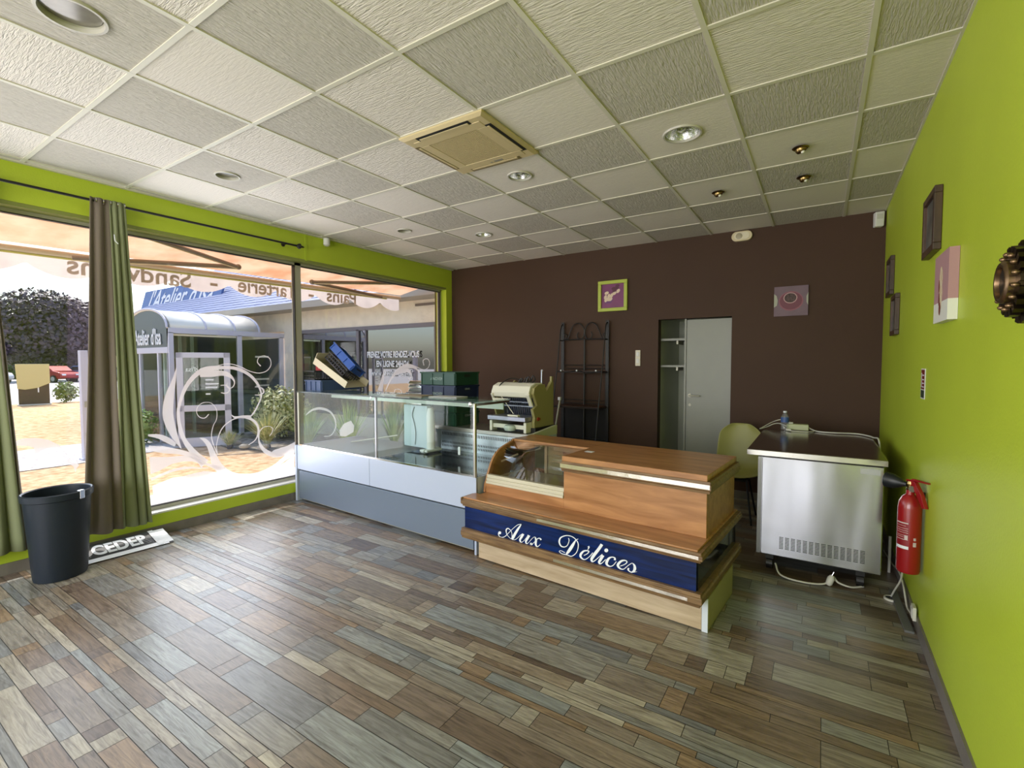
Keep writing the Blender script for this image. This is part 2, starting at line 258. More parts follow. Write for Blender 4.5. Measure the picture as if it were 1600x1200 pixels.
DECAL_LEFT={"s":[[[[2.0,1.454],[1.989,1.418],[1.977,1.382],[1.963,1.343],[1.944,1.298],[1.922,1.249],[1.904,1.199],[1.891,1.149],[1.883,1.098],[1.879,1.048],[1.882,1.0],[1.891,0.958],[1.902,0.919],[1.915,0.883],[1.93,0.849],[1.948,0.815],[1.969,0.779],[1.993,0.742],[2.017,0.705]],[[2.003,1.453],[2.0,1.415],[1.997,1.376],[1.993,1.333],[1.986,1.283],[1.978,1.229],[1.973,1.179],[1.968,1.131],[1.965,1.085],[1.964,1.044],[1.966,1.008],[1.97,0.973],[1.975,0.937],[1.98,0.904],[1.987,0.871],[1.994,0.835],[2.003,0.794],[2.012,0.751],[2.021,0.707]]],[[[1.764,0.855],[1.791,0.844],[1.817,0.834],[1.841,0.822],[1.862,0.808],[1.882,0.792],[1.903,0.776],[1.923,0.762],[1.944,0.748],[1.965,0.734]],[[1.766,0.871],[1.793,0.869],[1.822,0.866],[1.851,0.86],[1.878,0.849],[1.903,0.835],[1.925,0.819],[1.946,0.801],[1.964,0.781],[1.982,0.762]]],[[[2.249,0.557],[2.223,0.583],[2.197,0.608],[2.174,0.632],[2.154,0.656],[2.136,0.678],[2.118,0.702],[2.099,0.729],[2.081,0.756],[2.065,0.786],[2.051,0.822],[2.039,0.862],[2.03,0.904],[2.022,0.948],[2.017,0.994],[2.016,1.037],[2.02,1.075],[2.028,1.112],[2.039,1.149],[2.052,1.187],[2.068,1.225],[2.086,1.261],[2.108,1.294],[2.132,1.326],[2.158,1.353],[2.184,1.375],[2.21,1.392],[2.237,1.405],[2.265,1.413],[2.297,1.419],[2.328,1.423],[2.358,1.427],[2.386,1.43],[2.416,1.431],[2.446,1.432],[2.475,1.431],[2.504,1.427],[2.534,1.419],[2.565,1.408],[2.594,1.395],[2.62,1.38],[2.645,1.363],[2.668,1.345],[2.689,1.324],[2.708,1.302],[2.725,1.28],[2.738,1.259],[2.749,1.238],[2.758,1.217],[2.765,1.195],[2.77,1.173],[2.771,1.152],[2.768,1.133],[2.762,1.112],[2.752,1.089],[2.737,1.06],[2.718,1.028],[2.701,1.001],[2.688,0.982],[2.675,0.966],[2.662,0.951]],[[2.183,0.499],[2.165,0.531],[2.147,0.563],[2.129,0.593],[2.112,0.62],[2.096,0.646],[2.08,0.673],[2.063,0.703],[2.046,0.735],[2.031,0.772],[2.018,0.812],[2.007,0.855],[1.999,0.899],[1.993,0.946],[1.99,0.994],[1.99,1.04],[1.995,1.082],[2.004,1.121],[2.015,1.159],[2.027,1.199],[2.041,1.24],[2.059,1.279],[2.08,1.317],[2.105,1.352],[2.132,1.384],[2.16,1.411],[2.19,1.433],[2.222,1.45],[2.257,1.46],[2.293,1.465],[2.326,1.466],[2.357,1.467],[2.387,1.465],[2.416,1.463],[2.446,1.463],[2.478,1.462],[2.51,1.459],[2.544,1.45],[2.577,1.439],[2.608,1.424],[2.637,1.407],[2.663,1.388],[2.688,1.367],[2.71,1.344],[2.73,1.319],[2.747,1.295],[2.76,1.27],[2.77,1.246],[2.778,1.222],[2.784,1.199],[2.788,1.175],[2.788,1.151],[2.784,1.128],[2.775,1.107],[2.764,1.083],[2.749,1.052],[2.732,1.019],[2.715,0.991],[2.7,0.971],[2.686,0.956],[2.672,0.942]]],[[[2.195,1.361],[2.23,1.36],[2.264,1.359],[2.298,1.359],[2.33,1.362],[2.359,1.367],[2.383,1.369],[2.403,1.368],[2.42,1.365],[2.435,1.36],[2.45,1.355],[2.464,1.348],[2.477,1.339],[2.489,1.328],[2.498,1.315],[2.504,1.301],[2.504,1.287],[2.499,1.273],[2.493,1.261],[2.483,1.252],[2.47,1.246],[2.459,1.244],[2.451,1.249],[2.443,1.258],[2.439,1.268],[2.438,1.276],[2.441,1.286],[2.444,1.297]],[[2.194,1.41],[2.228,1.414],[2.263,1.418],[2.296,1.42],[2.326,1.421],[2.357,1.421],[2.386,1.419],[2.411,1.415],[2.433,1.41],[2.453,1.401],[2.47,1.388],[2.484,1.372],[2.496,1.356],[2.505,1.339],[2.513,1.321],[2.516,1.303],[2.514,1.285],[2.508,1.268],[2.5,1.255],[2.487,1.245],[2.472,1.238],[2.458,1.237],[2.447,1.243],[2.437,1.254],[2.432,1.266],[2.432,1.277],[2.436,1.288],[2.44,1.299]]],[[[2.378,1.272],[2.394,1.272],[2.409,1.272],[2.422,1.269],[2.435,1.263],[2.447,1.254],[2.455,1.245],[2.456,1.234],[2.454,1.222],[2.448,1.212],[2.44,1.206],[2.427,1.202],[2.415,1.201],[2.404,1.201],[2.392,1.204],[2.38,1.206]],[[2.378,1.278],[2.394,1.279],[2.409,1.28],[2.425,1.278],[2.44,1.271],[2.454,1.261],[2.463,1.249],[2.465,1.234],[2.462,1.218],[2.455,1.206],[2.444,1.197],[2.43,1.192],[2.415,1.189],[2.402,1.191],[2.39,1.196],[2.379,1.2]]],[[[2.358,1.464],[2.377,1.469],[2.396,1.474],[2.417,1.478],[2.44,1.48],[2.464,1.48],[2.489,1.478],[2.514,1.471],[2.541,1.462],[2.568,1.451],[2.599,1.436],[2.631,1.419],[2.664,1.405],[2.698,1.394],[2.732,1.386],[2.765,1.383],[2.797,1.387],[2.826,1.396],[2.851,1.409],[2.871,1.427],[2.887,1.449],[2.896,1.473],[2.898,1.497],[2.894,1.523],[2.883,1.544],[2.865,1.559],[2.841,1.568],[2.818,1.572],[2.796,1.569],[2.776,1.561],[2.76,1.55],[2.749,1.535],[2.744,1.517],[2.743,1.499],[2.751,1.484],[2.764,1.47],[2.776,1.456]],[[2.356,1.469],[2.376,1.475],[2.395,1.481],[2.416,1.485],[2.44,1.488],[2.465,1.488],[2.49,1.485],[2.517,1.479],[2.544,1.471],[2.572,1.46],[2.603,1.445],[2.635,1.427],[2.667,1.412],[2.7,1.402],[2.734,1.394],[2.765,1.391],[2.795,1.395],[2.823,1.403],[2.846,1.416],[2.865,1.433],[2.879,1.453],[2.888,1.474],[2.89,1.497],[2.886,1.52],[2.876,1.539],[2.86,1.552],[2.838,1.56],[2.817,1.564],[2.798,1.562],[2.779,1.554],[2.765,1.545],[2.757,1.532],[2.752,1.516],[2.752,1.502],[2.76,1.49],[2.772,1.478],[2.786,1.465]]],[[[2.714,1.242],[2.733,1.24],[2.751,1.239],[2.767,1.235],[2.779,1.227],[2.788,1.217],[2.794,1.207],[2.797,1.199],[2.798,1.189],[2.796,1.182],[2.787,1.175],[2.773,1.169],[2.759,1.164],[2.744,1.163],[2.729,1.164],[2.713,1.165]],[[2.715,1.249],[2.733,1.248],[2.752,1.247],[2.77,1.244],[2.786,1.237],[2.8,1.227],[2.81,1.215],[2.814,1.201],[2.813,1.186],[2.806,1.173],[2.794,1.164],[2.777,1.158],[2.761,1.154],[2.744,1.154],[2.728,1.157],[2.712,1.159]]],[[[2.26,1.006],[2.249,0.993],[2.238,0.98],[2.227,0.973],[2.213,0.972],[2.198,0.976],[2.185,0.983],[2.174,0.994],[2.165,1.009],[2.16,1.025],[2.16,1.044],[2.164,1.065],[2.172,1.082],[2.185,1.096],[2.202,1.107],[2.222,1.114],[2.243,1.116],[2.267,1.113],[2.288,1.104],[2.306,1.087],[2.321,1.065],[2.331,1.04],[2.334,1.01],[2.333,0.977],[2.328,0.948],[2.32,0.927],[2.308,0.91],[2.298,0.889],[2.289,0.861],[2.281,0.829],[2.277,0.797],[2.278,0.768],[2.283,0.738],[2.291,0.707],[2.302,0.671],[2.316,0.632],[2.329,0.594]],[[2.266,1.0],[2.255,0.987],[2.243,0.974],[2.229,0.966],[2.213,0.964],[2.196,0.969],[2.182,0.977],[2.17,0.99],[2.16,1.006],[2.155,1.024],[2.154,1.045],[2.159,1.067],[2.168,1.086],[2.182,1.101],[2.2,1.113],[2.22,1.12],[2.243,1.121],[2.268,1.118],[2.29,1.108],[2.309,1.091],[2.325,1.068],[2.337,1.041],[2.34,1.01],[2.339,0.976],[2.334,0.946],[2.325,0.924],[2.313,0.907],[2.303,0.886],[2.295,0.858],[2.288,0.827],[2.284,0.796],[2.286,0.768],[2.292,0.739],[2.3,0.708],[2.31,0.673],[2.324,0.635],[2.338,0.596]]],[[[2.177,0.783],[2.19,0.769],[2.202,0.756],[2.211,0.742],[2.221,0.726],[2.231,0.707],[2.24,0.685],[2.247,0.662],[2.253,0.634],[2.26,0.603],[2.265,0.57],[2.271,0.533],[2.284,0.493],[2.304,0.454],[2.331,0.416],[2.365,0.381],[2.405,0.355],[2.448,0.337],[2.492,0.323],[2.54,0.311],[2.591,0.303],[2.641,0.298],[2.688,0.298],[2.734,0.301],[2.782,0.308],[2.831,0.323],[2.881,0.342],[2.927,0.362],[2.969,0.383],[3.006,0.405],[3.042,0.423],[3.077,0.435],[3.113,0.445],[3.151,0.454]],[[2.179,0.788],[2.196,0.784],[2.214,0.779],[2.233,0.768],[2.251,0.75],[2.267,0.728],[2.281,0.702],[2.293,0.674],[2.303,0.645],[2.315,0.615],[2.328,0.583],[2.341,0.552],[2.355,0.526],[2.372,0.498],[2.392,0.471],[2.412,0.447],[2.436,0.425],[2.467,0.404],[2.503,0.385],[2.544,0.37],[2.59,0.359],[2.636,0.352],[2.679,0.349],[2.721,0.35],[2.765,0.356],[2.811,0.367],[2.859,0.382],[2.904,0.401],[2.942,0.422],[2.977,0.446],[3.013,0.469],[3.049,0.487],[3.084,0.502],[3.119,0.516]]],[[[2.336,0.595],[2.332,0.619],[2.329,0.643],[2.327,0.665],[2.327,0.685],[2.329,0.703],[2.334,0.726],[2.344,0.76],[2.357,0.799],[2.373,0.833],[2.393,0.859],[2.415,0.882],[2.44,0.9],[2.467,0.916],[2.497,0.927],[2.527,0.934],[2.558,0.935],[2.589,0.931],[2.619,0.923],[2.645,0.912],[2.67,0.897],[2.69,0.881],[2.705,0.862],[2.718,0.839],[2.726,0.817],[2.73,0.796],[2.731,0.776],[2.728,0.755],[2.721,0.733],[2.711,0.712],[2.697,0.693],[2.678,0.679],[2.655,0.667],[2.632,0.655]],[[2.331,0.595],[2.327,0.619],[2.322,0.643],[2.32,0.666],[2.32,0.686],[2.322,0.705],[2.328,0.729],[2.337,0.763],[2.35,0.803],[2.366,0.838],[2.386,0.866],[2.409,0.889],[2.435,0.908],[2.463,0.925],[2.493,0.938],[2.524,0.947],[2.557,0.951],[2.591,0.951],[2.623,0.945],[2.654,0.935],[2.683,0.919],[2.708,0.899],[2.727,0.875],[2.741,0.847],[2.749,0.821],[2.752,0.796],[2.75,0.771],[2.744,0.749],[2.734,0.726],[2.721,0.704],[2.704,0.685],[2.683,0.671],[2.659,0.66],[2.635,0.649]]],[[[2.469,0.976],[2.477,0.964],[2.487,0.95],[2.505,0.939],[2.531,0.935],[2.561,0.935],[2.589,0.934],[2.615,0.932],[2.641,0.929],[2.667,0.926]],[[2.472,0.979],[2.484,0.971],[2.495,0.962],[2.508,0.958],[2.53,0.957],[2.559,0.959],[2.589,0.96],[2.616,0.958],[2.642,0.956],[2.667,0.953]]],[[[2.862,0.713],[2.869,0.72],[2.877,0.728],[2.884,0.738],[2.892,0.753],[2.9,0.77],[2.901,0.787],[2.891,0.803],[2.874,0.815],[2.855,0.822],[2.834,0.824],[2.811,0.822],[2.79,0.816],[2.772,0.806],[2.756,0.792],[2.744,0.773],[2.736,0.748],[2.733,0.719],[2.733,0.69],[2.735,0.662],[2.742,0.633],[2.752,0.605],[2.766,0.579],[2.784,0.554],[2.806,0.532],[2.834,0.511],[2.865,0.492],[2.899,0.478],[2.933,0.472],[2.965,0.472],[2.991,0.473],[3.009,0.474],[3.022,0.475],[3.035,0.476]],[[2.857,0.718],[2.864,0.725],[2.872,0.733],[2.878,0.742],[2.885,0.756],[2.892,0.773],[2.893,0.786],[2.885,0.797],[2.871,0.809],[2.854,0.816],[2.835,0.818],[2.813,0.815],[2.794,0.809],[2.778,0.798],[2.765,0.784],[2.756,0.767],[2.75,0.744],[2.748,0.717],[2.749,0.69],[2.756,0.665],[2.768,0.641],[2.781,0.619],[2.796,0.6],[2.814,0.583],[2.834,0.568],[2.857,0.552],[2.884,0.537],[2.909,0.525],[2.935,0.516],[2.964,0.508],[2.991,0.501],[3.009,0.495],[3.022,0.489],[3.036,0.484]]],[[[1.763,0.728],[1.799,0.715],[1.835,0.701],[1.873,0.688],[1.915,0.677],[1.958,0.668],[1.998,0.656],[2.034,0.642],[2.067,0.625],[2.099,0.605],[2.128,0.58],[2.157,0.55],[2.187,0.52]],[[1.769,0.772],[1.806,0.763],[1.842,0.754],[1.88,0.744],[1.922,0.732],[1.965,0.717],[2.007,0.701],[2.046,0.684],[2.081,0.666],[2.117,0.647],[2.153,0.624],[2.188,0.6],[2.223,0.577]]],[[[1.78,0.459],[1.806,0.467],[1.832,0.475],[1.859,0.483],[1.888,0.492],[1.918,0.5],[1.949,0.506],[1.982,0.509],[2.017,0.51],[2.052,0.51],[2.088,0.506],[2.124,0.501],[2.159,0.495],[2.189,0.491],[2.216,0.487],[2.243,0.483]],[[1.773,0.482],[1.799,0.49],[1.825,0.498],[1.852,0.506],[1.881,0.514],[1.912,0.523],[1.944,0.529],[1.978,0.533],[2.014,0.535],[2.05,0.534],[2.088,0.527],[2.125,0.517],[2.159,0.507],[2.189,0.501],[2.216,0.495],[2.243,0.489]]]],"p":[[[1.769,0.671],[1.91,0.647],[2.028,0.639],[2.108,0.626],[2.216,0.546],[2.331,0.488],[2.401,0.456],[2.359,0.426],[2.216,0.522],[2.106,0.572],[2.026,0.586],[1.938,0.578],[1.847,0.537],[1.774,0.517]],[[1.785,0.412],[1.869,0.434],[1.945,0.453],[2.023,0.449],[2.103,0.457],[2.203,0.462],[2.3,0.437],[2.4,0.386],[2.51,0.338],[2.671,0.305],[2.807,0.319],[2.915,0.36],[3.026,0.403],[3.142,0.463],[3.129,0.226],[1.789,0.228]],[[2.905,0.557],[2.993,0.572],[3.053,0.577],[3.153,0.612],[3.142,0.484],[2.991,0.473],[2.848,0.525]],[[0.941,0.922],[0.985,0.939],[1.053,0.935],[1.123,0.911],[1.183,0.863],[1.215,0.808],[1.236,0.755],[1.24,0.718],[1.229,0.766],[1.2,0.821],[1.168,0.841],[1.121,0.848],[1.085,0.834],[1.045,0.806],[1.044,0.859],[1.017,0.878],[0.966,0.888],[0.94,0.894]],[[1.217,0.743],[1.255,0.746],[1.285,0.721],[1.295,0.683],[1.279,0.661],[1.274,0.631],[1.26,0.684],[1.235,0.709]]]}
DECAL_RIGHT={"s":[[[[4.432,1.109],[4.44,1.158],[4.448,1.207],[4.455,1.257],[4.46,1.307],[4.465,1.357],[4.469,1.406]],[[4.346,1.127],[4.366,1.173],[4.386,1.22],[4.406,1.266],[4.425,1.313],[4.444,1.36],[4.464,1.407]]],[[[4.492,1.11],[4.516,1.15],[4.541,1.19],[4.567,1.226],[4.595,1.258],[4.624,1.287],[4.655,1.314],[4.691,1.34],[4.728,1.363],[4.765,1.381],[4.804,1.392],[4.846,1.401],[4.888,1.407],[4.927,1.412],[4.965,1.415],[4.997,1.415],[5.027,1.409],[5.059,1.397],[5.088,1.383],[5.111,1.372],[5.127,1.36],[5.145,1.349]],[[4.476,1.116],[4.497,1.157],[4.519,1.198],[4.542,1.237],[4.565,1.272],[4.591,1.305],[4.619,1.337],[4.65,1.368],[4.685,1.399],[4.726,1.426],[4.773,1.446],[4.824,1.461],[4.873,1.469],[4.922,1.472],[4.971,1.469],[5.017,1.459],[5.056,1.44],[5.084,1.417],[5.106,1.397],[5.125,1.381],[5.14,1.368],[5.155,1.355]]],[[[4.795,1.462],[4.845,1.466],[4.894,1.47],[4.942,1.469],[4.993,1.457],[5.044,1.439],[5.094,1.422],[5.142,1.406],[5.187,1.39],[5.231,1.382],[5.271,1.388],[5.307,1.402],[5.334,1.422],[5.353,1.447],[5.364,1.476],[5.364,1.502],[5.353,1.526],[5.331,1.547],[5.304,1.559],[5.271,1.559],[5.236,1.549],[5.212,1.532],[5.208,1.508],[5.216,1.48],[5.224,1.453]],[[4.794,1.469],[4.843,1.475],[4.893,1.48],[4.945,1.479],[4.998,1.468],[5.051,1.449],[5.101,1.432],[5.149,1.416],[5.193,1.401],[5.231,1.394],[5.265,1.399],[5.296,1.412],[5.321,1.428],[5.337,1.451],[5.347,1.477],[5.348,1.501],[5.338,1.521],[5.319,1.539],[5.299,1.548],[5.274,1.548],[5.245,1.54],[5.227,1.527],[5.224,1.509],[5.232,1.483],[5.24,1.455]]],[[[4.68,1.33],[4.722,1.337],[4.764,1.344],[4.803,1.35],[4.844,1.356],[4.882,1.361],[4.905,1.362],[4.922,1.356],[4.943,1.339],[4.956,1.318],[4.955,1.292],[4.944,1.265],[4.935,1.251],[4.935,1.254],[4.922,1.269],[4.909,1.285]],[[4.666,1.355],[4.703,1.372],[4.742,1.389],[4.784,1.402],[4.83,1.41],[4.881,1.413],[4.93,1.404],[4.962,1.378],[4.975,1.347],[4.978,1.319],[4.973,1.289],[4.962,1.259],[4.946,1.24],[4.922,1.246],[4.91,1.264],[4.898,1.281]]],[[[4.651,1.078],[4.653,1.094],[4.656,1.109],[4.662,1.118],[4.676,1.123],[4.695,1.125],[4.715,1.123],[4.736,1.117],[4.757,1.107],[4.77,1.096],[4.774,1.084],[4.772,1.07],[4.77,1.054]],[[4.639,1.079],[4.641,1.095],[4.643,1.112],[4.652,1.126],[4.671,1.133],[4.695,1.135],[4.718,1.133],[4.742,1.126],[4.766,1.115],[4.783,1.101],[4.788,1.084],[4.785,1.068],[4.782,1.053]]],[[[3.289,0.892],[3.317,0.909],[3.345,0.925],[3.375,0.937],[3.407,0.944],[3.442,0.947],[3.477,0.945],[3.518,0.937],[3.563,0.922],[3.6,0.903],[3.629,0.877],[3.652,0.844],[3.67,0.81],[3.68,0.777],[3.684,0.744],[3.68,0.712],[3.665,0.68],[3.643,0.649],[3.617,0.629],[3.589,0.622],[3.556,0.624],[3.523,0.626]],[[3.284,0.898],[3.308,0.919],[3.334,0.94],[3.364,0.957],[3.399,0.969],[3.438,0.976],[3.48,0.975],[3.527,0.964],[3.575,0.945],[3.617,0.92],[3.648,0.888],[3.671,0.851],[3.687,0.814],[3.695,0.778],[3.697,0.742],[3.69,0.708],[3.675,0.675],[3.651,0.643],[3.623,0.62],[3.591,0.613],[3.557,0.616],[3.523,0.618]]]],"p":[[[3.739,0.672],[3.806,0.744],[3.912,0.772],[3.96,0.703],[3.948,0.623],[3.831,0.581],[3.747,0.6]]]}
WORD_AUX={"s":[[[[0.2653,0.28],[0.2661,0.2759],[0.267,0.2715],[0.2691,0.2673],[0.2726,0.2631],[0.2773,0.2591],[0.2833,0.2564],[0.2907,0.2553],[0.2992,0.2556],[0.3081,0.2575],[0.3172,0.2613],[0.3263,0.2667],[0.3353,0.2733],[0.344,0.2813],[0.3525,0.2905],[0.3611,0.2999],[0.3702,0.3094],[0.3796,0.3192],[0.3894,0.329],[0.3998,0.3392],[0.4106,0.3493],[0.4206,0.3583],[0.4293,0.3657],[0.4371,0.3718],[0.4449,0.3767],[0.4535,0.3802],[0.4626,0.3828],[0.4719,0.3854]],[[0.2718,0.2821],[0.2724,0.2779],[0.273,0.2739],[0.2745,0.2704],[0.2775,0.2667],[0.2816,0.2632],[0.2865,0.2611],[0.2926,0.2603],[0.2999,0.2607],[0.3073,0.2624],[0.3151,0.2656],[0.3235,0.2703],[0.3319,0.2762],[0.3401,0.2837],[0.3486,0.2926],[0.3575,0.3019],[0.3668,0.3113],[0.3764,0.3211],[0.3863,0.3309],[0.3969,0.3411],[0.4077,0.3514],[0.4178,0.3605],[0.4265,0.368],[0.4346,0.3746],[0.4432,0.3801],[0.4527,0.384],[0.4622,0.3867],[0.4715,0.3893]]],[[[0.4674,0.3856],[0.4606,0.3785],[0.4538,0.3714],[0.4469,0.3637],[0.44,0.3555],[0.4331,0.3467],[0.4262,0.3375],[0.4194,0.3278],[0.4126,0.3178],[0.4063,0.3081],[0.4002,0.2987],[0.3946,0.2897],[0.3899,0.2818],[0.3867,0.2757],[0.3844,0.2705],[0.3821,0.2652]],[[0.4729,0.3835],[0.4686,0.3755],[0.4643,0.3676],[0.4596,0.3593],[0.4544,0.3506],[0.4489,0.3416],[0.4432,0.3324],[0.4374,0.3228],[0.4314,0.3129],[0.4258,0.3033],[0.4205,0.294],[0.4155,0.285],[0.4107,0.277],[0.4064,0.2709],[0.4024,0.266],[0.3984,0.2612]]],[[[0.3933,0.2829],[0.3936,0.2906],[0.3939,0.2985],[0.3931,0.306],[0.391,0.3129],[0.3878,0.3192],[0.3834,0.3249],[0.3769,0.3305],[0.3689,0.3353],[0.3606,0.338],[0.3519,0.3367],[0.3442,0.3324],[0.3385,0.3269],[0.3355,0.3207],[0.3349,0.3144],[0.3356,0.3082],[0.3375,0.3018],[0.3405,0.2953],[0.3445,0.2892],[0.3493,0.2839],[0.355,0.2791],[0.361,0.2747],[0.3672,0.2707],[0.3737,0.2672],[0.3801,0.2636]],[[0.3886,0.2819],[0.389,0.2897],[0.3894,0.2975],[0.3888,0.3045],[0.387,0.311],[0.3841,0.3171],[0.3797,0.3221],[0.3729,0.3265],[0.3647,0.33],[0.3581,0.3312],[0.3539,0.3299],[0.3499,0.3271],[0.347,0.324],[0.3454,0.3208],[0.3447,0.3163],[0.3446,0.3108],[0.345,0.3046],[0.3461,0.2978],[0.3485,0.2916],[0.3526,0.2864],[0.358,0.2817],[0.3639,0.2774],[0.3699,0.2735],[0.3763,0.2699],[0.3827,0.2664]]],[[[0.4001,0.2626],[0.4063,0.2635],[0.4127,0.2644],[0.4199,0.267],[0.4273,0.2719],[0.4349,0.2782],[0.4423,0.285],[0.4497,0.2925],[0.457,0.3005],[0.4638,0.3073],[0.4702,0.3124],[0.4762,0.3165],[0.4824,0.3206]],[[0.4005,0.2658],[0.4067,0.2668],[0.4125,0.2677],[0.4184,0.2699],[0.425,0.2744],[0.4322,0.2804],[0.4394,0.287],[0.4467,0.2943],[0.454,0.3022],[0.461,0.3094],[0.4675,0.315],[0.4734,0.3196],[0.4792,0.3242]]],[[[0.4798,0.3262],[0.4751,0.3185],[0.4705,0.3109],[0.4661,0.3033],[0.4615,0.2953],[0.4566,0.2865],[0.4534,0.2776],[0.454,0.2698],[0.4573,0.2641],[0.4617,0.2605],[0.4671,0.2592],[0.473,0.2601],[0.4785,0.2626],[0.4836,0.2664],[0.4888,0.2713],[0.4942,0.277],[0.5001,0.2837],[0.5062,0.2912],[0.5125,0.2986],[0.5187,0.3056],[0.525,0.3126],[0.5314,0.3195]],[[0.497,0.322],[0.4925,0.3143],[0.488,0.3067],[0.4832,0.2988],[0.4773,0.2907],[0.4717,0.2834],[0.4684,0.2782],[0.4675,0.2743],[0.4681,0.2703],[0.4693,0.2673],[0.4706,0.2658],[0.4732,0.2651],[0.477,0.2658],[0.4813,0.2685],[0.4863,0.273],[0.4916,0.2784],[0.4975,0.2849],[0.5036,0.2924],[0.5097,0.2999],[0.5155,0.3072],[0.5212,0.3145],[0.5268,0.3217]]],[[[0.5268,0.3272],[0.5224,0.3195],[0.518,0.3118],[0.5139,0.3041],[0.5098,0.2961],[0.5057,0.2876],[0.503,0.2793],[0.503,0.2719],[0.5051,0.2662],[0.5084,0.2623],[0.5129,0.2603],[0.5186,0.2606],[0.5243,0.2635],[0.5298,0.2687],[0.5358,0.2754],[0.5424,0.2831],[0.55,0.2922],[0.5584,0.3022],[0.566,0.3105],[0.5724,0.3162],[0.5781,0.3202],[0.5825,0.3222],[0.5851,0.3218],[0.5875,0.3198],[0.5904,0.3176]],[[0.5463,0.3223],[0.5416,0.3148],[0.5369,0.3073],[0.5323,0.2998],[0.5272,0.2921],[0.5223,0.2849],[0.5191,0.2795],[0.5174,0.2751],[0.5167,0.271],[0.5167,0.2682],[0.5173,0.2668],[0.5188,0.2661],[0.5219,0.2669],[0.5268,0.2708],[0.5329,0.277],[0.5397,0.2844],[0.5475,0.2935],[0.5558,0.3036],[0.5635,0.3121],[0.5703,0.3182],[0.5765,0.3227],[0.5823,0.3255],[0.5876,0.3258],[0.5915,0.324],[0.5949,0.3224]]],[[[0.5841,0.3194],[0.5851,0.3136],[0.586,0.3082],[0.5861,0.3035],[0.5851,0.2981],[0.5835,0.2912],[0.5827,0.2838],[0.5834,0.2769],[0.585,0.2706],[0.5882,0.2653],[0.5931,0.2617],[0.5992,0.2599],[0.6059,0.2605],[0.612,0.2643],[0.6173,0.2695],[0.6217,0.2742],[0.6249,0.278],[0.6275,0.2816],[0.6301,0.2852]],[[0.5924,0.3236],[0.5959,0.3191],[0.5996,0.3143],[0.6021,0.3078],[0.602,0.3001],[0.6006,0.2929],[0.5997,0.2871],[0.5995,0.2816],[0.5995,0.2765],[0.6001,0.2727],[0.6015,0.2695],[0.6036,0.2669],[0.6057,0.2658],[0.6093,0.2675],[0.6143,0.2717],[0.6189,0.276],[0.6223,0.2794],[0.625,0.2827],[0.6278,0.2861]]],[[[0.5435,0.2693],[0.5476,0.2663],[0.5522,0.263],[0.5592,0.2625],[0.5651,0.2674],[0.5698,0.2739],[0.5751,0.2806],[0.5818,0.2875],[0.5893,0.2951],[0.5962,0.302],[0.6016,0.3081],[0.6061,0.3132],[0.6103,0.3169],[0.6146,0.3192],[0.6185,0.3203],[0.6215,0.3202],[0.6243,0.3186],[0.6278,0.3154],[0.6316,0.312]],[[0.5535,0.2769],[0.556,0.2728],[0.558,0.269],[0.5585,0.2678],[0.5614,0.2697],[0.5664,0.2755],[0.5721,0.2822],[0.5787,0.2894],[0.5857,0.2973],[0.592,0.3045],[0.5972,0.3105],[0.6019,0.316],[0.607,0.3206],[0.6125,0.3243],[0.6184,0.3268],[0.6248,0.3277],[0.6308,0.3262],[0.6358,0.3234],[0.6405,0.3209]]]],"p":[[[0.2954,0.2895],[0.2936,0.2837],[0.2886,0.2786],[0.2817,0.2757],[0.2748,0.2756],[0.2697,0.2785],[0.2679,0.2835],[0.2698,0.2894],[0.2748,0.2945],[0.2817,0.2974],[0.2886,0.2975],[0.2936,0.2946]],[[0.5624,0.2726],[0.5611,0.2684],[0.5577,0.2647],[0.5529,0.2625],[0.5482,0.2625],[0.5447,0.2646],[0.5434,0.2682],[0.5447,0.2725],[0.5482,0.2762],[0.5529,0.2783],[0.5577,0.2784],[0.5611,0.2763]]]}
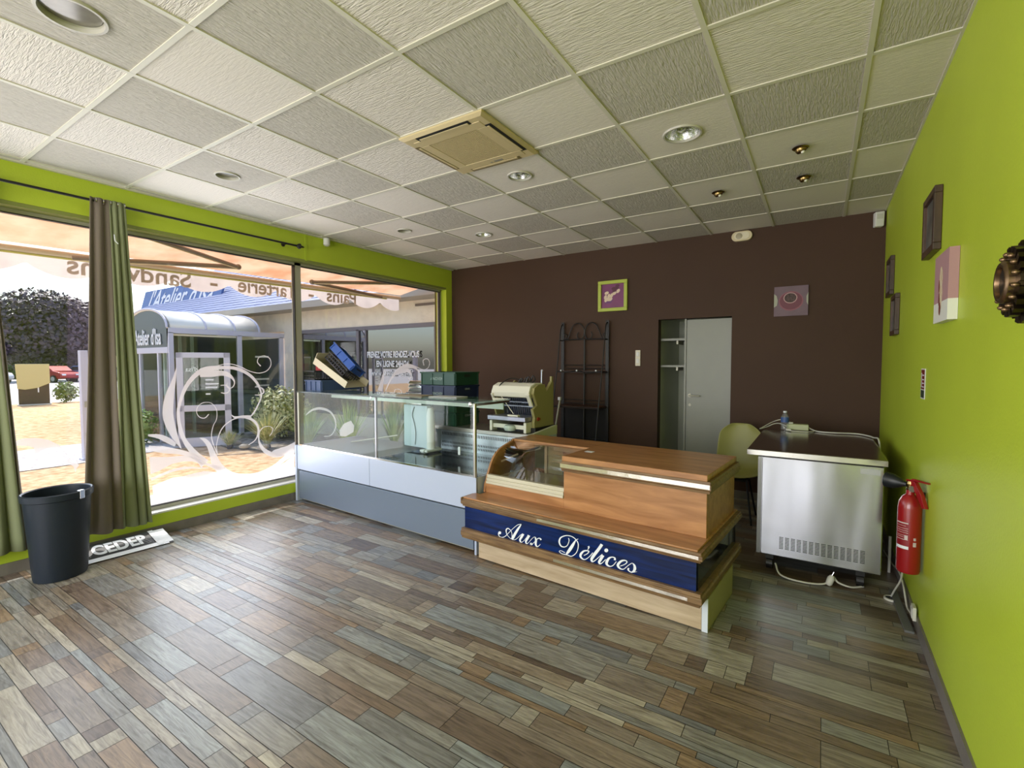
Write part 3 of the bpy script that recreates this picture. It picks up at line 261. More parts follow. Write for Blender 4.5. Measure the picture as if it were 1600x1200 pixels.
WORD_DEL={"s":[[[[0.8421,0.374],[0.8441,0.3689],[0.846,0.364],[0.8462,0.3578],[0.8437,0.3481],[0.8394,0.3366],[0.8341,0.3272],[0.8279,0.3207],[0.8207,0.3158],[0.8133,0.3128],[0.8056,0.3117],[0.7978,0.3124],[0.7917,0.315],[0.787,0.3204],[0.7833,0.3281],[0.7816,0.3358],[0.782,0.3437],[0.7843,0.3523],[0.7881,0.3598],[0.7937,0.3661],[0.8017,0.372],[0.8104,0.3772],[0.8192,0.3816],[0.8283,0.3852],[0.838,0.3876],[0.8485,0.3888],[0.8594,0.389],[0.8697,0.3876],[0.8796,0.3847],[0.8891,0.3803],[0.8972,0.3747],[0.904,0.368],[0.9094,0.3601],[0.9124,0.3508],[0.9126,0.3386],[0.9105,0.3244],[0.9071,0.3114],[0.9026,0.3008],[0.8968,0.2914],[0.8899,0.2831],[0.8816,0.2754],[0.8723,0.2688],[0.8633,0.2646],[0.8551,0.264],[0.8461,0.2657],[0.8355,0.267],[0.8228,0.2662],[0.8094,0.2648],[0.7982,0.2647],[0.7891,0.2669],[0.7818,0.2702],[0.7784,0.2729],[0.7787,0.2741],[0.7824,0.2767],[0.7882,0.2783],[0.7962,0.2773],[0.8063,0.2746],[0.8166,0.2719]],[[0.8468,0.3764],[0.8488,0.3712],[0.8508,0.3657],[0.8511,0.3584],[0.8486,0.3479],[0.8444,0.3359],[0.8387,0.3253],[0.8315,0.3173],[0.8229,0.3112],[0.8139,0.3071],[0.8043,0.305],[0.7942,0.305],[0.7852,0.3077],[0.778,0.3139],[0.7726,0.3226],[0.7698,0.3323],[0.7706,0.3428],[0.7742,0.3536],[0.7801,0.3635],[0.7884,0.3715],[0.7982,0.3778],[0.808,0.3829],[0.8177,0.3871],[0.8278,0.3905],[0.8383,0.3927],[0.8495,0.3939],[0.8611,0.3941],[0.8722,0.3927],[0.8828,0.3896],[0.8928,0.3849],[0.9015,0.3789],[0.909,0.3719],[0.9151,0.3635],[0.9187,0.353],[0.9188,0.3396],[0.9163,0.3247],[0.9124,0.3111],[0.9075,0.2996],[0.9012,0.2894],[0.8937,0.2803],[0.8847,0.2719],[0.8743,0.2646],[0.8635,0.2596],[0.8532,0.2585],[0.8436,0.2599],[0.8336,0.261],[0.8215,0.2603],[0.808,0.2592],[0.796,0.2594],[0.786,0.262],[0.778,0.266],[0.7735,0.2704],[0.7753,0.2761],[0.7814,0.2802],[0.789,0.2821],[0.7981,0.2814],[0.8088,0.2792],[0.8193,0.2771]]],[[[0.9147,0.387],[0.9085,0.3836],[0.902,0.38],[0.8948,0.3744],[0.887,0.366],[0.879,0.3561],[0.8713,0.3459],[0.8638,0.3353],[0.8564,0.324],[0.8495,0.3131],[0.8428,0.3022],[0.8366,0.2916],[0.8317,0.2831],[0.829,0.2778],[0.827,0.2738],[0.8245,0.2692]],[[0.916,0.3846],[0.9103,0.3805],[0.9048,0.3766],[0.9,0.3712],[0.8959,0.3628],[0.892,0.3522],[0.8873,0.3411],[0.8817,0.3297],[0.8754,0.318],[0.8687,0.3066],[0.8612,0.2955],[0.8532,0.2848],[0.8456,0.2761],[0.8388,0.2705],[0.8332,0.2678],[0.8281,0.2657]]],[[[0.9566,0.2886],[0.9649,0.294],[0.9733,0.2995],[0.9807,0.3051],[0.9869,0.3115],[0.992,0.3182],[0.9945,0.3246],[0.9913,0.3293],[0.9856,0.3302],[0.9793,0.3297],[0.9717,0.3285],[0.9625,0.3261],[0.953,0.3218],[0.9439,0.3151],[0.9353,0.3068],[0.9287,0.2983],[0.9248,0.2899],[0.9233,0.2814],[0.9252,0.2736],[0.9306,0.2676],[0.938,0.2636],[0.9457,0.2614],[0.9529,0.2609],[0.9605,0.2623],[0.9686,0.2663],[0.9776,0.2732],[0.9872,0.2822],[0.9963,0.2918],[1.0045,0.3016],[1.0121,0.3119],[1.0197,0.3221]],[[0.9546,0.292],[0.9629,0.2975],[0.9709,0.303],[0.9774,0.3083],[0.9823,0.3142],[0.9859,0.3199],[0.9867,0.3227],[0.9864,0.3226],[0.9835,0.323],[0.9786,0.3225],[0.972,0.3208],[0.9644,0.318],[0.9579,0.3141],[0.9522,0.3081],[0.9468,0.3005],[0.9429,0.2939],[0.9404,0.2888],[0.939,0.2845],[0.9387,0.281],[0.9407,0.2768],[0.9451,0.2723],[0.9501,0.2692],[0.9549,0.2679],[0.9601,0.2682],[0.9665,0.2707],[0.9748,0.2765],[0.9842,0.2849],[0.9931,0.2941],[1.0009,0.3036],[1.0082,0.3139],[1.0156,0.3242]]],[[[0.9833,0.3324],[0.9875,0.3375],[0.9919,0.3429],[0.9951,0.3486],[0.9949,0.3543],[0.9927,0.3576],[0.9912,0.3601]],[[0.9807,0.3333],[0.9831,0.3391],[0.9854,0.3446],[0.9859,0.3478],[0.9849,0.3479],[0.9829,0.3483],[0.9803,0.3497]]],[[[1.0701,0.3923],[1.0639,0.382],[1.0578,0.3718],[1.051,0.3612],[1.0427,0.3494],[1.0334,0.3367],[1.0244,0.3237],[1.0155,0.3103],[1.0069,0.2964],[1.0011,0.2835],[1.0007,0.2723],[1.0049,0.2648],[1.012,0.2616],[1.02,0.264],[1.0271,0.2694],[1.0349,0.2765],[1.0445,0.2865],[1.0554,0.2985],[1.0649,0.3088],[1.0719,0.3159],[1.0778,0.3214],[1.0837,0.327]],[[1.087,0.3861],[1.0809,0.3758],[1.0746,0.3654],[1.0675,0.3541],[1.0591,0.3416],[1.0501,0.3287],[1.0415,0.3162],[1.0327,0.3032],[1.0245,0.2908],[1.0193,0.2821],[1.0172,0.2769],[1.0166,0.2729],[1.0163,0.2709],[1.0181,0.2706],[1.024,0.2738],[1.0317,0.2797],[1.0414,0.289],[1.0523,0.3008],[1.0619,0.3112],[1.069,0.3185],[1.0747,0.3243],[1.0804,0.33]]],[[[1.0775,0.3261],[1.0724,0.316],[1.0674,0.306],[1.063,0.2971],[1.0588,0.2894],[1.0547,0.2818],[1.0524,0.2735],[1.0546,0.2662],[1.0599,0.2622],[1.0666,0.2616],[1.0728,0.2646],[1.0783,0.2693],[1.0841,0.2753],[1.0909,0.2832],[1.0986,0.2927],[1.1062,0.302]],[[1.0956,0.3208],[1.0899,0.311],[1.0843,0.3012],[1.0791,0.2922],[1.0743,0.2843],[1.0705,0.2784],[1.0688,0.2757],[1.0681,0.2741],[1.068,0.2717],[1.0683,0.2702],[1.0704,0.2704],[1.0749,0.2732],[1.0807,0.2781],[1.0876,0.2855],[1.0953,0.2948],[1.1029,0.3041]]],[[[1.1699,0.3126],[1.1703,0.3171],[1.1709,0.3227],[1.1686,0.3284],[1.1629,0.3309],[1.1559,0.3316],[1.1484,0.3309],[1.1404,0.3287],[1.1313,0.3251],[1.1224,0.3192],[1.1145,0.3109],[1.1079,0.3012],[1.1034,0.292],[1.1014,0.2835],[1.102,0.2755],[1.1059,0.2689],[1.1128,0.2649],[1.1213,0.263],[1.1299,0.2633],[1.138,0.2657],[1.1461,0.2699],[1.154,0.2761],[1.1614,0.2851],[1.1685,0.2957],[1.1756,0.3062]],[[1.1561,0.3129],[1.1581,0.3173],[1.16,0.3206],[1.1608,0.3217],[1.1587,0.3235],[1.1539,0.3251],[1.1483,0.3247],[1.1421,0.3218],[1.1357,0.317],[1.1307,0.3117],[1.1268,0.3052],[1.1232,0.2972],[1.1207,0.2904],[1.1192,0.2856],[1.1184,0.282],[1.1185,0.2792],[1.1209,0.2756],[1.1258,0.272],[1.1314,0.2704],[1.1373,0.2712],[1.1441,0.2742],[1.1509,0.2792],[1.1579,0.2871],[1.165,0.2974],[1.1722,0.3078]]],[[[1.1998,0.2847],[1.2098,0.2905],[1.2198,0.2963],[1.2285,0.3021],[1.2356,0.3083],[1.2414,0.3147],[1.2446,0.3213],[1.2428,0.3271],[1.2378,0.3305],[1.2313,0.3316],[1.2231,0.3309],[1.2131,0.3283],[1.2029,0.3232],[1.193,0.3148],[1.1838,0.3046],[1.1773,0.2941],[1.1757,0.2842],[1.1786,0.2768],[1.1834,0.2719],[1.1899,0.2685],[1.1978,0.2666],[1.2053,0.2663],[1.2118,0.2672],[1.2183,0.2697],[1.2253,0.2745],[1.2331,0.2824],[1.2414,0.2923],[1.2496,0.3014],[1.2574,0.3087],[1.2654,0.3156],[1.2734,0.3224]],[[1.1984,0.2882],[1.2083,0.2941],[1.2181,0.2999],[1.226,0.3056],[1.2321,0.3115],[1.2363,0.3172],[1.2376,0.3204],[1.237,0.3221],[1.2342,0.3242],[1.2298,0.3247],[1.2234,0.3228],[1.2157,0.3189],[1.209,0.314],[1.2024,0.3069],[1.1959,0.298],[1.1923,0.2916],[1.1915,0.2888],[1.1919,0.2856],[1.1936,0.2819],[1.1969,0.2783],[1.2021,0.275],[1.2075,0.2733],[1.2122,0.2731],[1.217,0.2744],[1.2227,0.2778],[1.2301,0.285],[1.2385,0.2946],[1.247,0.3039],[1.2552,0.3115],[1.2632,0.3184],[1.2712,0.3253]]],[[[1.2731,0.3231],[1.2764,0.3187],[1.2793,0.3146],[1.2809,0.3104],[1.2816,0.305],[1.2817,0.2989],[1.2813,0.2938],[1.2806,0.2897],[1.2795,0.2855],[1.278,0.2817],[1.2759,0.2779],[1.2727,0.2741],[1.2695,0.2716],[1.2656,0.271],[1.2612,0.2721],[1.2576,0.274],[1.2551,0.2765],[1.2538,0.2795],[1.2537,0.2809],[1.2538,0.2809],[1.2551,0.2829],[1.257,0.286]],[[1.275,0.3255],[1.2804,0.3238],[1.2862,0.3218],[1.2914,0.3179],[1.2952,0.3118],[1.2976,0.3045],[1.2983,0.2967],[1.2965,0.2888],[1.2929,0.2816],[1.2881,0.2754],[1.2823,0.2704],[1.2758,0.2668],[1.2694,0.2649],[1.2635,0.265],[1.2581,0.2665],[1.2535,0.2683],[1.2494,0.2704],[1.2456,0.2732],[1.2433,0.2777],[1.2448,0.2835],[1.2478,0.2872],[1.2502,0.29]]],[[[1.2818,0.2693],[1.2891,0.2729],[1.2964,0.2766],[1.3037,0.2802]],[[1.2811,0.2737],[1.2886,0.2762],[1.296,0.2787],[1.3035,0.2813]]]],"p":[[[1.1207,0.362],[1.119,0.3556],[1.1143,0.3501],[1.1079,0.3469],[1.1014,0.3469],[1.0966,0.3502],[1.0949,0.3558],[1.0966,0.3622],[1.1013,0.3677],[1.1077,0.3709],[1.1142,0.3708],[1.1189,0.3676]]]}

# ================================================================ ROOM SHELL
XR, XL, YB, YF, ZC = 0.487, -4.80, 5.73, -3.0, 2.916
GX0, GY0, TX, TY = 0.158, 5.815, 0.6074, 0.6
# ---- floor: plank-effect tiles printed with odd lengths of board
def floor_tiles():
    bm = bmesh.new(); lay = bm.loops.layers.float_color.new('Col')
    rnd = random.Random(11)
    pal = [(124, 114, 103), (136, 131, 122), (120, 108, 95), (112, 96, 80), (146, 140, 128), (130, 134, 134), (112, 114, 116), (98, 84, 72), (158, 152, 138), (132, 112, 90), (122, 122, 120), (138, 126, 110), (118, 104, 92), (130, 128, 122)]
    y = YF
    while y < YB:
        tile = 0.16 if rnd.random() < .8 else 0.145
        cuts = [0]; strips = rnd.choice([[1], [.62, .38], [.38, .62], [.3, .7], [.5, .25, .25], [.25, .5, .25], [.72, .28], [1]])
        y0 = y
        for s in strips:
            h = tile * s; y1 = min(y0 + h, YB); x = XL - rnd.random() * .5
            while x < XR:
                L = rnd.choice([.09, .16, .22, .3, .42, .5, .6]) * (1.0 if s > .3 else 1.3)
                x1 = x + L; a, b = max(x, XL), min(x1, XR)
                if b - a > 0.004 and y1 - y0 > .004:
                    g = 0.0014
                    c = srgb(*rnd.choice(pal)); k = rnd.uniform(.96, 1.22)
                    f = bm.faces.new([bm.verts.new(p) for p in ((a + g, y0 + g, 0), (b - g, y0 + g, 0), (b - g, y1 - g, 0), (a + g, y1 - g, 0))])
                    sd = rnd.random()
                    for lp in f.loops: lp[lay] = (c[0] * k, c[1] * k, c[2] * k, sd)
                x = x1
            y0 = y1
        y = y0
    f = bm.faces.new([bm.verts.new(p) for p in ((XL - .3, YF - .2, -.002), (XR + .2, YF - .2, -.002), (XR + .2, YB + .2, -.002), (XL - .3, YB + .2, -.002))])
    for lp in f.loops: lp[lay] = (.022, .020, .018, .5)
    return bm
fm = bpy.data.materials.new('plank_tiles'); fm.use_nodes = True; n = fm.node_tree; p = n.nodes['Principled BSDF']
vc = n.nodes.new('ShaderNodeVertexColor'); vc.layer_name = 'Col'
tc = n.nodes.new('ShaderNodeTexCoord'); mp = n.nodes.new('ShaderNodeMapping'); mp.inputs['Scale'].default_value = (4.5, 52, 1)
ad = n.nodes.new('ShaderNodeVectorMath'); ad.operation = 'MULTIPLY_ADD'; n.links.new(tc.outputs['Object'], ad.inputs[0]); ad.inputs[1].default_value = (1, 1, 1)
cmb = n.nodes.new('ShaderNodeCombineXYZ'); ml = n.nodes.new('ShaderNodeMath'); ml.operation = 'MULTIPLY'; ml.inputs[1].default_value = 37.0
n.links.new(vc.outputs['Alpha'], ml.inputs[0]); n.links.new(ml.outputs[0], cmb.inputs[0]); n.links.new(ml.outputs[0], cmb.inputs[1]); n.links.new(cmb.outputs[0], ad.inputs[2])
n.links.new(ad.outputs[0], mp.inputs[0])
nz = n.nodes.new('ShaderNodeTexNoise'); nz.inputs['Scale'].default_value = 1.0; nz.inputs['Detail'].default_value = 8; nz.inputs['Distortion'].default_value = 1.2; nz.inputs['Roughness'].default_value = .65
n.links.new(mp.outputs[0], nz.inputs['Vector'])
rp = n.nodes.new('ShaderNodeValToRGB'); e = rp.color_ramp.elements; e[0].position = .3; e[0].color = (.42, .38, .35, 1); e[1].position = .62; e[1].color = (1.20, 1.19, 1.18, 1)
n.links.new(nz.outputs[0], rp.inputs[0])
mx = n.nodes.new('ShaderNodeMix'); mx.data_type = 'RGBA'; mx.blend_type = 'MULTIPLY'; mx.inputs[0].default_value = 1
n.links.new(vc.outputs['Color'], mx.inputs[6]); n.links.new(rp.outputs[0], mx.inputs[7]); n.links.new(mx.outputs[2], p.inputs['Base Color'])
p.inputs['Roughness'].default_value = .34; p.inputs['Specular IOR Level'].default_value = .75
bp = n.nodes.new('ShaderNodeBump'); bp.inputs['Strength'].default_value = .22; bp.inputs['Distance'].default_value = .004; n.links.new(nz.outputs[0], bp.inputs['Height']); n.links.new(bp.outputs[0], p.inputs['Normal'])
me = bpy.data.meshes.new('floor'); b_ = floor_tiles(); b_.to_mesh(me); b_.free(); me.materials.append(fm)
fo = bpy.data.objects.new('floor', me); COL.objects.link(fo); fo['kind'] = 'structure'

# ---- ceiling: lay-in tiles (two carvings in a chequer), holes where the downlights sit
DOWN = [(-2.60, 0.72, .105), (-3.82, 1.935, .078), (-1.96, 3.15, .085), (-.757, 3.135, .105), (-3.80, 3.755, .07), (-3.175, 4.345, .085)]
def ceiling_mesh():
    bm = bmesh.new(); lay = bm.loops.layers.float_color.new('Col')
    def face(vs, c):
        f = bm.faces.new([bm.verts.new(v) for v in vs])
        for lp in f.loops: lp[lay] = c
    i = -2
    while GX0 - TX * (i + 1) > XL - TX:
        x1 = min(GX0 - TX * i, XR); x0 = max(GX0 - TX * (i + 1), XL - .02)
        if x1 > x0:
            j = 0
            while GY0 - TY * j > YF:
                y1 = min(GY0 - TY * j, YB + .02); y0 = max(GY0 - TY * (j + 1), YF)
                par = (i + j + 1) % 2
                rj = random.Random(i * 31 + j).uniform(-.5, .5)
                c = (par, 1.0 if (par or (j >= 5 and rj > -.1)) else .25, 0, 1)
                hit = [d for d in DOWN if x0 < d[0] < x1 and y0 < d[1] < y1]
                if not hit: face([(x0, y0, ZC), (x0, y1, ZC), (x1, y1, ZC), (x1, y0, ZC)], c)
                else:
                    dx, dy, r = hit[0]; N = 32; sq = []; ci = []
                    for k in range(N):
                        a = 2 * PI * k / N; ca, sa = math.cos(a), math.sin(a)
                        tx = ((x1 - dx) if ca > 0 else (dx - x0)) / max(abs(ca), 1e-6); ty = ((y1 - dy) if sa > 0 else (dy - y0)) / max(abs(sa), 1e-6)
                        t = min(tx, ty); sq.append((dx + ca * t, dy + sa * t, ZC)); ci.append((dx + ca * r, dy + sa * r, ZC))
                    for k in range(N): face([sq[k], sq[(k + 1) % N], ci[(k + 1) % N], ci[k]], c)
                    for cx_, cy_ in ((x0, y0), (x0, y1), (x1, y0), (x1, y1)):
                        near = sorted(sq, key=lambda q: (q[0] - cx_) ** 2 + (q[1] - cy_) ** 2)[:1]
                        ea = [q for q in sq if abs(q[0] - cx_) < 1e-5]; eb = [q for q in sq if abs(q[1] - cy_) < 1e-5]
                        if ea and eb:
                            qa = min(ea, key=lambda q: abs(q[1] - cy_)); qb = min(eb, key=lambda q: abs(q[0] - cx_))
                            face([(cx_, cy_, ZC), qa, qb], c)
                j += 1
        i += 1
    return bm
cm = bpy.data.materials.new('carved_ceiling_tile'); cm.use_nodes = True; n = cm.node_tree; p = n.nodes['Principled BSDF']; p.inputs['Roughness'].default_value = .85
vc = n.nodes.new('ShaderNodeVertexColor'); vc.layer_name = 'Col'; sep = n.nodes.new('ShaderNodeSeparateColor'); n.links.new(vc.outputs[0], sep.inputs[0])
tc = n.nodes.new('ShaderNodeTexCoord')
def tnoise(scale):
    m_ = n.nodes.new('ShaderNodeMapping'); m_.inputs['Scale'].default_value = scale; z_ = n.nodes.new('ShaderNodeTexNoise'); z_.inputs['Scale'].default_value = 1; z_.inputs['Detail'].default_value = 3; z_.inputs['Distortion'].default_value = .8
    n.links.new(tc.outputs['Object'], m_.inputs[0]); n.links.new(m_.outputs[0], z_.inputs['Vector']); return z_
za, zb = tnoise((105, 15, 1)), tnoise((15, 105, 1))
mxn = n.nodes.new('ShaderNodeMix'); mxn.data_type = 'FLOAT'; n.links.new(sep.outputs[0], mxn.inputs[0]); n.links.new(zb.outputs[0], mxn.inputs[2]); n.links.new(za.outputs[0], mxn.inputs[3])
bp = n.nodes.new('ShaderNodeBump'); bp.inputs['Distance'].default_value = .009; n.links.new(sep.outputs[1], bp.inputs['Strength'])
n.links.new(mxn.outputs[0], bp.inputs['Height']); n.links.new(bp.outputs[0], p.inputs['Normal'])
mc = n.nodes.new('ShaderNodeMix'); mc.data_type = 'RGBA'; mc.inputs[6].default_value = srgb(226, 219, 211); mc.inputs[7].default_value = srgb(198, 192, 183)  # second, darker tone: shade of the grooves put into the tile colour
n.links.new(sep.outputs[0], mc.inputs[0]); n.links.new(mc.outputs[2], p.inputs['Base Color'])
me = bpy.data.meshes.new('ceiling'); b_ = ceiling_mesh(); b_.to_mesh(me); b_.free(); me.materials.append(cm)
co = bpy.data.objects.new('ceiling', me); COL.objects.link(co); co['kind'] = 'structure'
TBAR = mat('ceiling_grid_white', (216, 212, 198), .5)
g = MB()
i = -1
while GX0 - TX * i > XL:
    x = GX0 - TX * i
    if x < XR: g.box(x - .012, x + .012, YF, YB, ZC - .006, ZC + .02)
    i += 1
j = 1
while GY0 - TY * j > YF:
    y = GY0 - TY * j; g.box(XL, XR, y - .012, y + .012, ZC - .0055, ZC + .018); j += 1
g.box(XL, XL + .035, YF, YB, ZC - .012, ZC + .01); g.box(XR - .012, XR, YF, YB, ZC - .006, ZC + .01)
struct('trim_1', g, TBAR)
struct('trim_2', MB().box(XL - .35, XR + .3, YF - .3, YB + .3, 3.28, 3.4), mat('roof_slab', (90, 88, 84), .9))

# ---- walls
DX0, DX1, DZ = -1.63, -.83, 2.0
b = MB().box(XL - .35, DX0, YB, YB + .12, -.05, 3.3).box(DX1, XR + .2, YB, YB + .12, -.05, 3.3).box(DX0, DX1, YB, YB + .12, DZ, 3.3)
struct('wall_back', b, BROWN)
struct('wall_right', MB().box(XR, XR + .2, YF - .2, YB + .15, -.05, 3.3), GREEN)
b = MB()
b.box(XL - .20, XL, YF, YB, 2.63, 3.3)                 # lintel beam
b.box(XL - .20, XL, YF, YB, -.2, .185)                  # low wall
b.box(XL - .20, XL, 5.60, YB, .185, 2.63)               # corner post
b.box(XL - .20, XL, YF, -1.2, .185, 2.63)
struct('wall_left', b, GREEN)
struct('trim_3', MB().box(XL - .004, XL + .004, 3.235, 3.262, 2.62, ZC - .01), GREEN)
b = MB().box(XL - .2, -4.4, YF - .15, YF, -.05, 3.3).box(0.0, XR + .2, YF - .15, YF, -.05, 3.3).box(-4.4, 0, YF - .15, YF, 2.65, 3.3).box(-4.4, 0, YF - .15, YF, -.05, .3)
struct('wall_front', b, GREEN)
SKIRT = mat('grey_tile_skirting', (118, 112, 106), .4, var=.15, vscale=9, bump=.1)
SKIRTG = mat('dark_joint', (50, 50, 48), .6)
def skirt(name, x0, x1, y0, y1, along):
    b = MB(); L = (y1 - y0) if along == 'y' else (x1 - x0); k = 0
    while k * .6 < L:
        a, c = k * .6 + .001, min(k * .6 + .599, L)
        if along == 'y': b.box(x0, x1, y0 + a, y0 + c, 0, .082)
        else: b.box(x0 + a, x0 + c, y0, y1, 0, .082)
        k += 1
    struct(name, b, SKIRT)
skirt('baseboard_right', XR - .011, XR, YF, YB, 'y'); skirt('baseboard_left', XL, XL + .011, YF, 5.6, 'y')
skirt('baseboard_back', XL, DX0, YB - .011, YB, 'x'); skirt('baseboard_back_2', DX1, XR - .012, YB - .011, YB, 'x')

# ---- door recess with shelves and grey door
GREYP = mat('grey_green_paint', (196, 200, 184), .5, var=.06, vscale=2)
b = MB().box(DX0 - .1, DX0, YB + .12, YB + 1.0, -.05, 2.2).box(DX1, DX1 + .1, YB + .12, YB + 1.0, -.05, 2.2).box(DX0 - .1, DX1 + .1, YB + 1.0, YB + 1.1, -.05, 2.2).box(DX0, DX1, YB + .12, YB + 1.0, 2.05, 2.2)
struct('trim_4', b, GREYP)
struct('trim_5', MB().box(DX0, DX1, YB + .12, YB + 1.0, -.05, -.001), SKIRT)
dr = bpy.data.objects.new('door_1', None); COL.objects.link(dr); dr.location = (-1.315, YB + .05, 0); dr['kind'] = 'structure'
DOORM = mat('pale_grey_door', (136, 138, 128), .4, var=.04, vscale=3)
obj('door_leaf', MB().box(0, .48, 0, .035, .01, 1.985), DOORM, dr, .002, kind='structure')
h = MB().cyl((.045, -.012, 1.11), (.045, -.001, 1.11), .022).tube([(.045, -.012, 1.11), (.045, -.05, 1.11), (.06, -.055, 1.11), (.16, -.052, 1.108)], .008)
h.cyl((.045, -.006, 1.0), (.045, 0, 1.0), .016)
obj('door_handle', h, ALU, dr, smooth=True, kind='structure')
obj('door_jamb', MB().box(-.022, -.002, -.01, .05, 0, 1.995), DOORM, dr, kind='structure')
b = thing('wall_shelf', 'pale shelf high in the doorway recess, the upper of two', 'shelf', (0, 0, 0), group='shelves in the doorway recess')
obj('shelf_board', MB().box(DX0 + .003, -1.325, YB + .11, YB + .45, 1.752, 1.778), DOORM, b)
obj('bracket', MB().box(-1.45, -1.43, YB + .13, YB + .4, 1.71, 1.751), ALU, b)
b2 = thing('wall_shelf', 'pale shelf lower in the doorway recess beside the grey door', 'shelf', (0, 0, 0), group='shelves in the doorway recess')
obj('shelf_board', MB().box(DX0 + .003, -1.325, YB + .11, YB + .45, 1.437, 1.460), DOORM, b2)
obj('bracket', MB().box(-1.45, -1.43, YB + .13, YB + .4, 1.395, 1.436), ALU, b2)

# ---- left shop windows
XG = -4.93
SILL = mat('white_sill_paint', (226, 226, 224), .35)
struct('trim_6', MB().box(XL - .20, XL - .001, -1.2, 5.6, .186, .20), SILL)
struct('trim_7', MB().box(XL - .20, XL - .001, -1.2, 5.6, 2.60, 2.629), mat('green_grey_paint', (132, 140, 70), .5))
def frame(y0, y1, name, left=.03, right=.03):
    root = bpy.data.objects.new(name, None); COL.objects.link(root); root['kind'] = 'structure'
    b = MB().box(XG - .03, XG + .03, y0, y1, .2, .232).box(XG - .03, XG + .03, y0, y1, 2.572, 2.6)
    b.box(XG - .03, XG + .03, y0, y0 + left, .2, 2.6).box(XG - .03, XG + .03, y1 - right, y1, .2, 2.6)
    obj('window_frame', b, ALU, root, kind='structure')
    obj('seal', MB().box(XG - .006, XG + .034, y0 + left, y1 - right, .232, .240).box(XG - .006, XG + .034, y0 + left, y1 - right, 2.564, 2.572).box(XG - .006, XG + .034, y1 - right - .007, y1 - right, .24, 2.564), BLACK, root, kind='structure')
    obj('pane', MB().box(XG - .004, XG + .002, y0 + left, y1 - right, .232, 2.572), PANE, root, kind='structure')
    return root
w1 = frame(-1.2, 3.235, 'window_1', .06, .065); w2 = frame(3.235, 5.60, 'window_2', .01, .03)
obj('floral_film', strokes(DECAL_LEFT, lambda y, z: (XG + .004, y, z)), FILM, w1, kind='structure')
obj('floral_film', strokes(DECAL_RIGHT, lambda y, z: (XG + .004, y, z)), FILM, w2, kind='structure')
rt = bpy.data.objects.new('window_3', None); COL.objects.link(rt); rt['kind'] = 'structure'
b = MB()
for x in (-4.4, -2.95, -1.5, -.05): b.box(x, x + .05, YF - .1, YF - .05, .3, 2.65)
b.box(-4.4, 0, YF - .1, YF - .05, .3, .34).box(-4.4, 0, YF - .1, YF - .05, 2.61, 2.65)
obj('window_frame', b, ALU, rt, kind='structure')

# ================================================================ CEILING FITTINGS
dl = None
DL_LABEL = ['large round recessed downlight, top left, nearest the camera', 'small round downlight over the curtain rod end', 'silver reflector downlight just behind the air conditioner', 'largest bright reflector downlight, right of the air conditioner',
            'dull round downlight near the green window beam, close to the brown wall', 'silver reflector downlight nearest the brown wall']
RIM = mat('downlight_rim', (190, 186, 176), .35)
REFL = mat('ribbed_reflector', (0.62, 0.62, 0.61), .27, 1.0, bump=.5, bscale=14)
FROST = mat('frosted_downlight_glass', (128, 124, 112), .12, spec=.8, var=.25, vscale=9)
for k, (x, y, r) in enumerate(DOWN):
    t = thing('downlight', DL_LABEL[k], 'ceiling light', (x, y, ZC), group='recessed round downlights')
    rb = MB(); N = 32
    rb.loft([rb.ring((0, 0, -.0005), (0, 0, 1), r * 1.14, N), rb.ring((0, 0, -.010), (0, 0, 1), r * 1.10, N), rb.ring((0, 0, -.010), (0, 0, 1), r * 1.0, N), rb.ring((0, 0, .01), (0, 0, 1), r * .97, N)], False)
    obj('trim_ring', rb, RIM, t, smooth=True)
    rb = MB(); rb.loft([rb.ring((0, 0, .005), (0, 0, 1), r * .975, N), rb.ring((0, 0, .05), (0, 0, 1), r * .88, N), rb.ring((0, 0, .10), (0, 0, 1), r * .6, N), rb.ring((0, 0, .11), (0, 0, 1), r * .02, N)], False)
    obj('reflector', rb, REFL if k in (2, 3, 5) else MATS['aluminium_frame'], t, smooth=True)
    if k in (2, 3, 5):
        obj('lamp_tube', MB().tube([(-.03, .02, .10), (-.03, .02, .03), (-.01, .02, .022), (.01, .02, .03), (.01, .02, .10)], .009), WHITE, t, smooth=True)
    else:
        obj('lens', MB().cyl((0, 0, .012), (0, 0, .016), r * .93, 28), FROST, t)
sp_lab = ['small brass spotlight nearest the camera on the right', 'small brass spotlight between the other two, nearer the green wall', 'small brass spotlight left of the other two, above the brown wall']
for k, (x, y) in enumerate([(-.145, 3.747), (-.142, 4.343), (-.752, 4.337)]):
    t = thing('ceiling_spotlight', sp_lab[k], 'ceiling light', (x, y, ZC - .006), .6, group='small brass spotlights')
    obj('collar', MB().lathe((0, 0, 0), [(.044, 0), (.05, -.004), (.042, -.010), (.036, -.006)], 24), BRASS, t, smooth=True)
    obj('swivel_head', MB().lathe((0, 0, -.002), [(.034, 0), (.036, -.014), (.030, -.026), (.018, -.028)], 20, ax=(-.35, .2, 1)), BRASS, t, smooth=True)
    obj('bulb', MB().sphere((.012, -.006, -.028), .012), mat('bulb_glass', (240, 238, 225), .1), t, smooth=True)

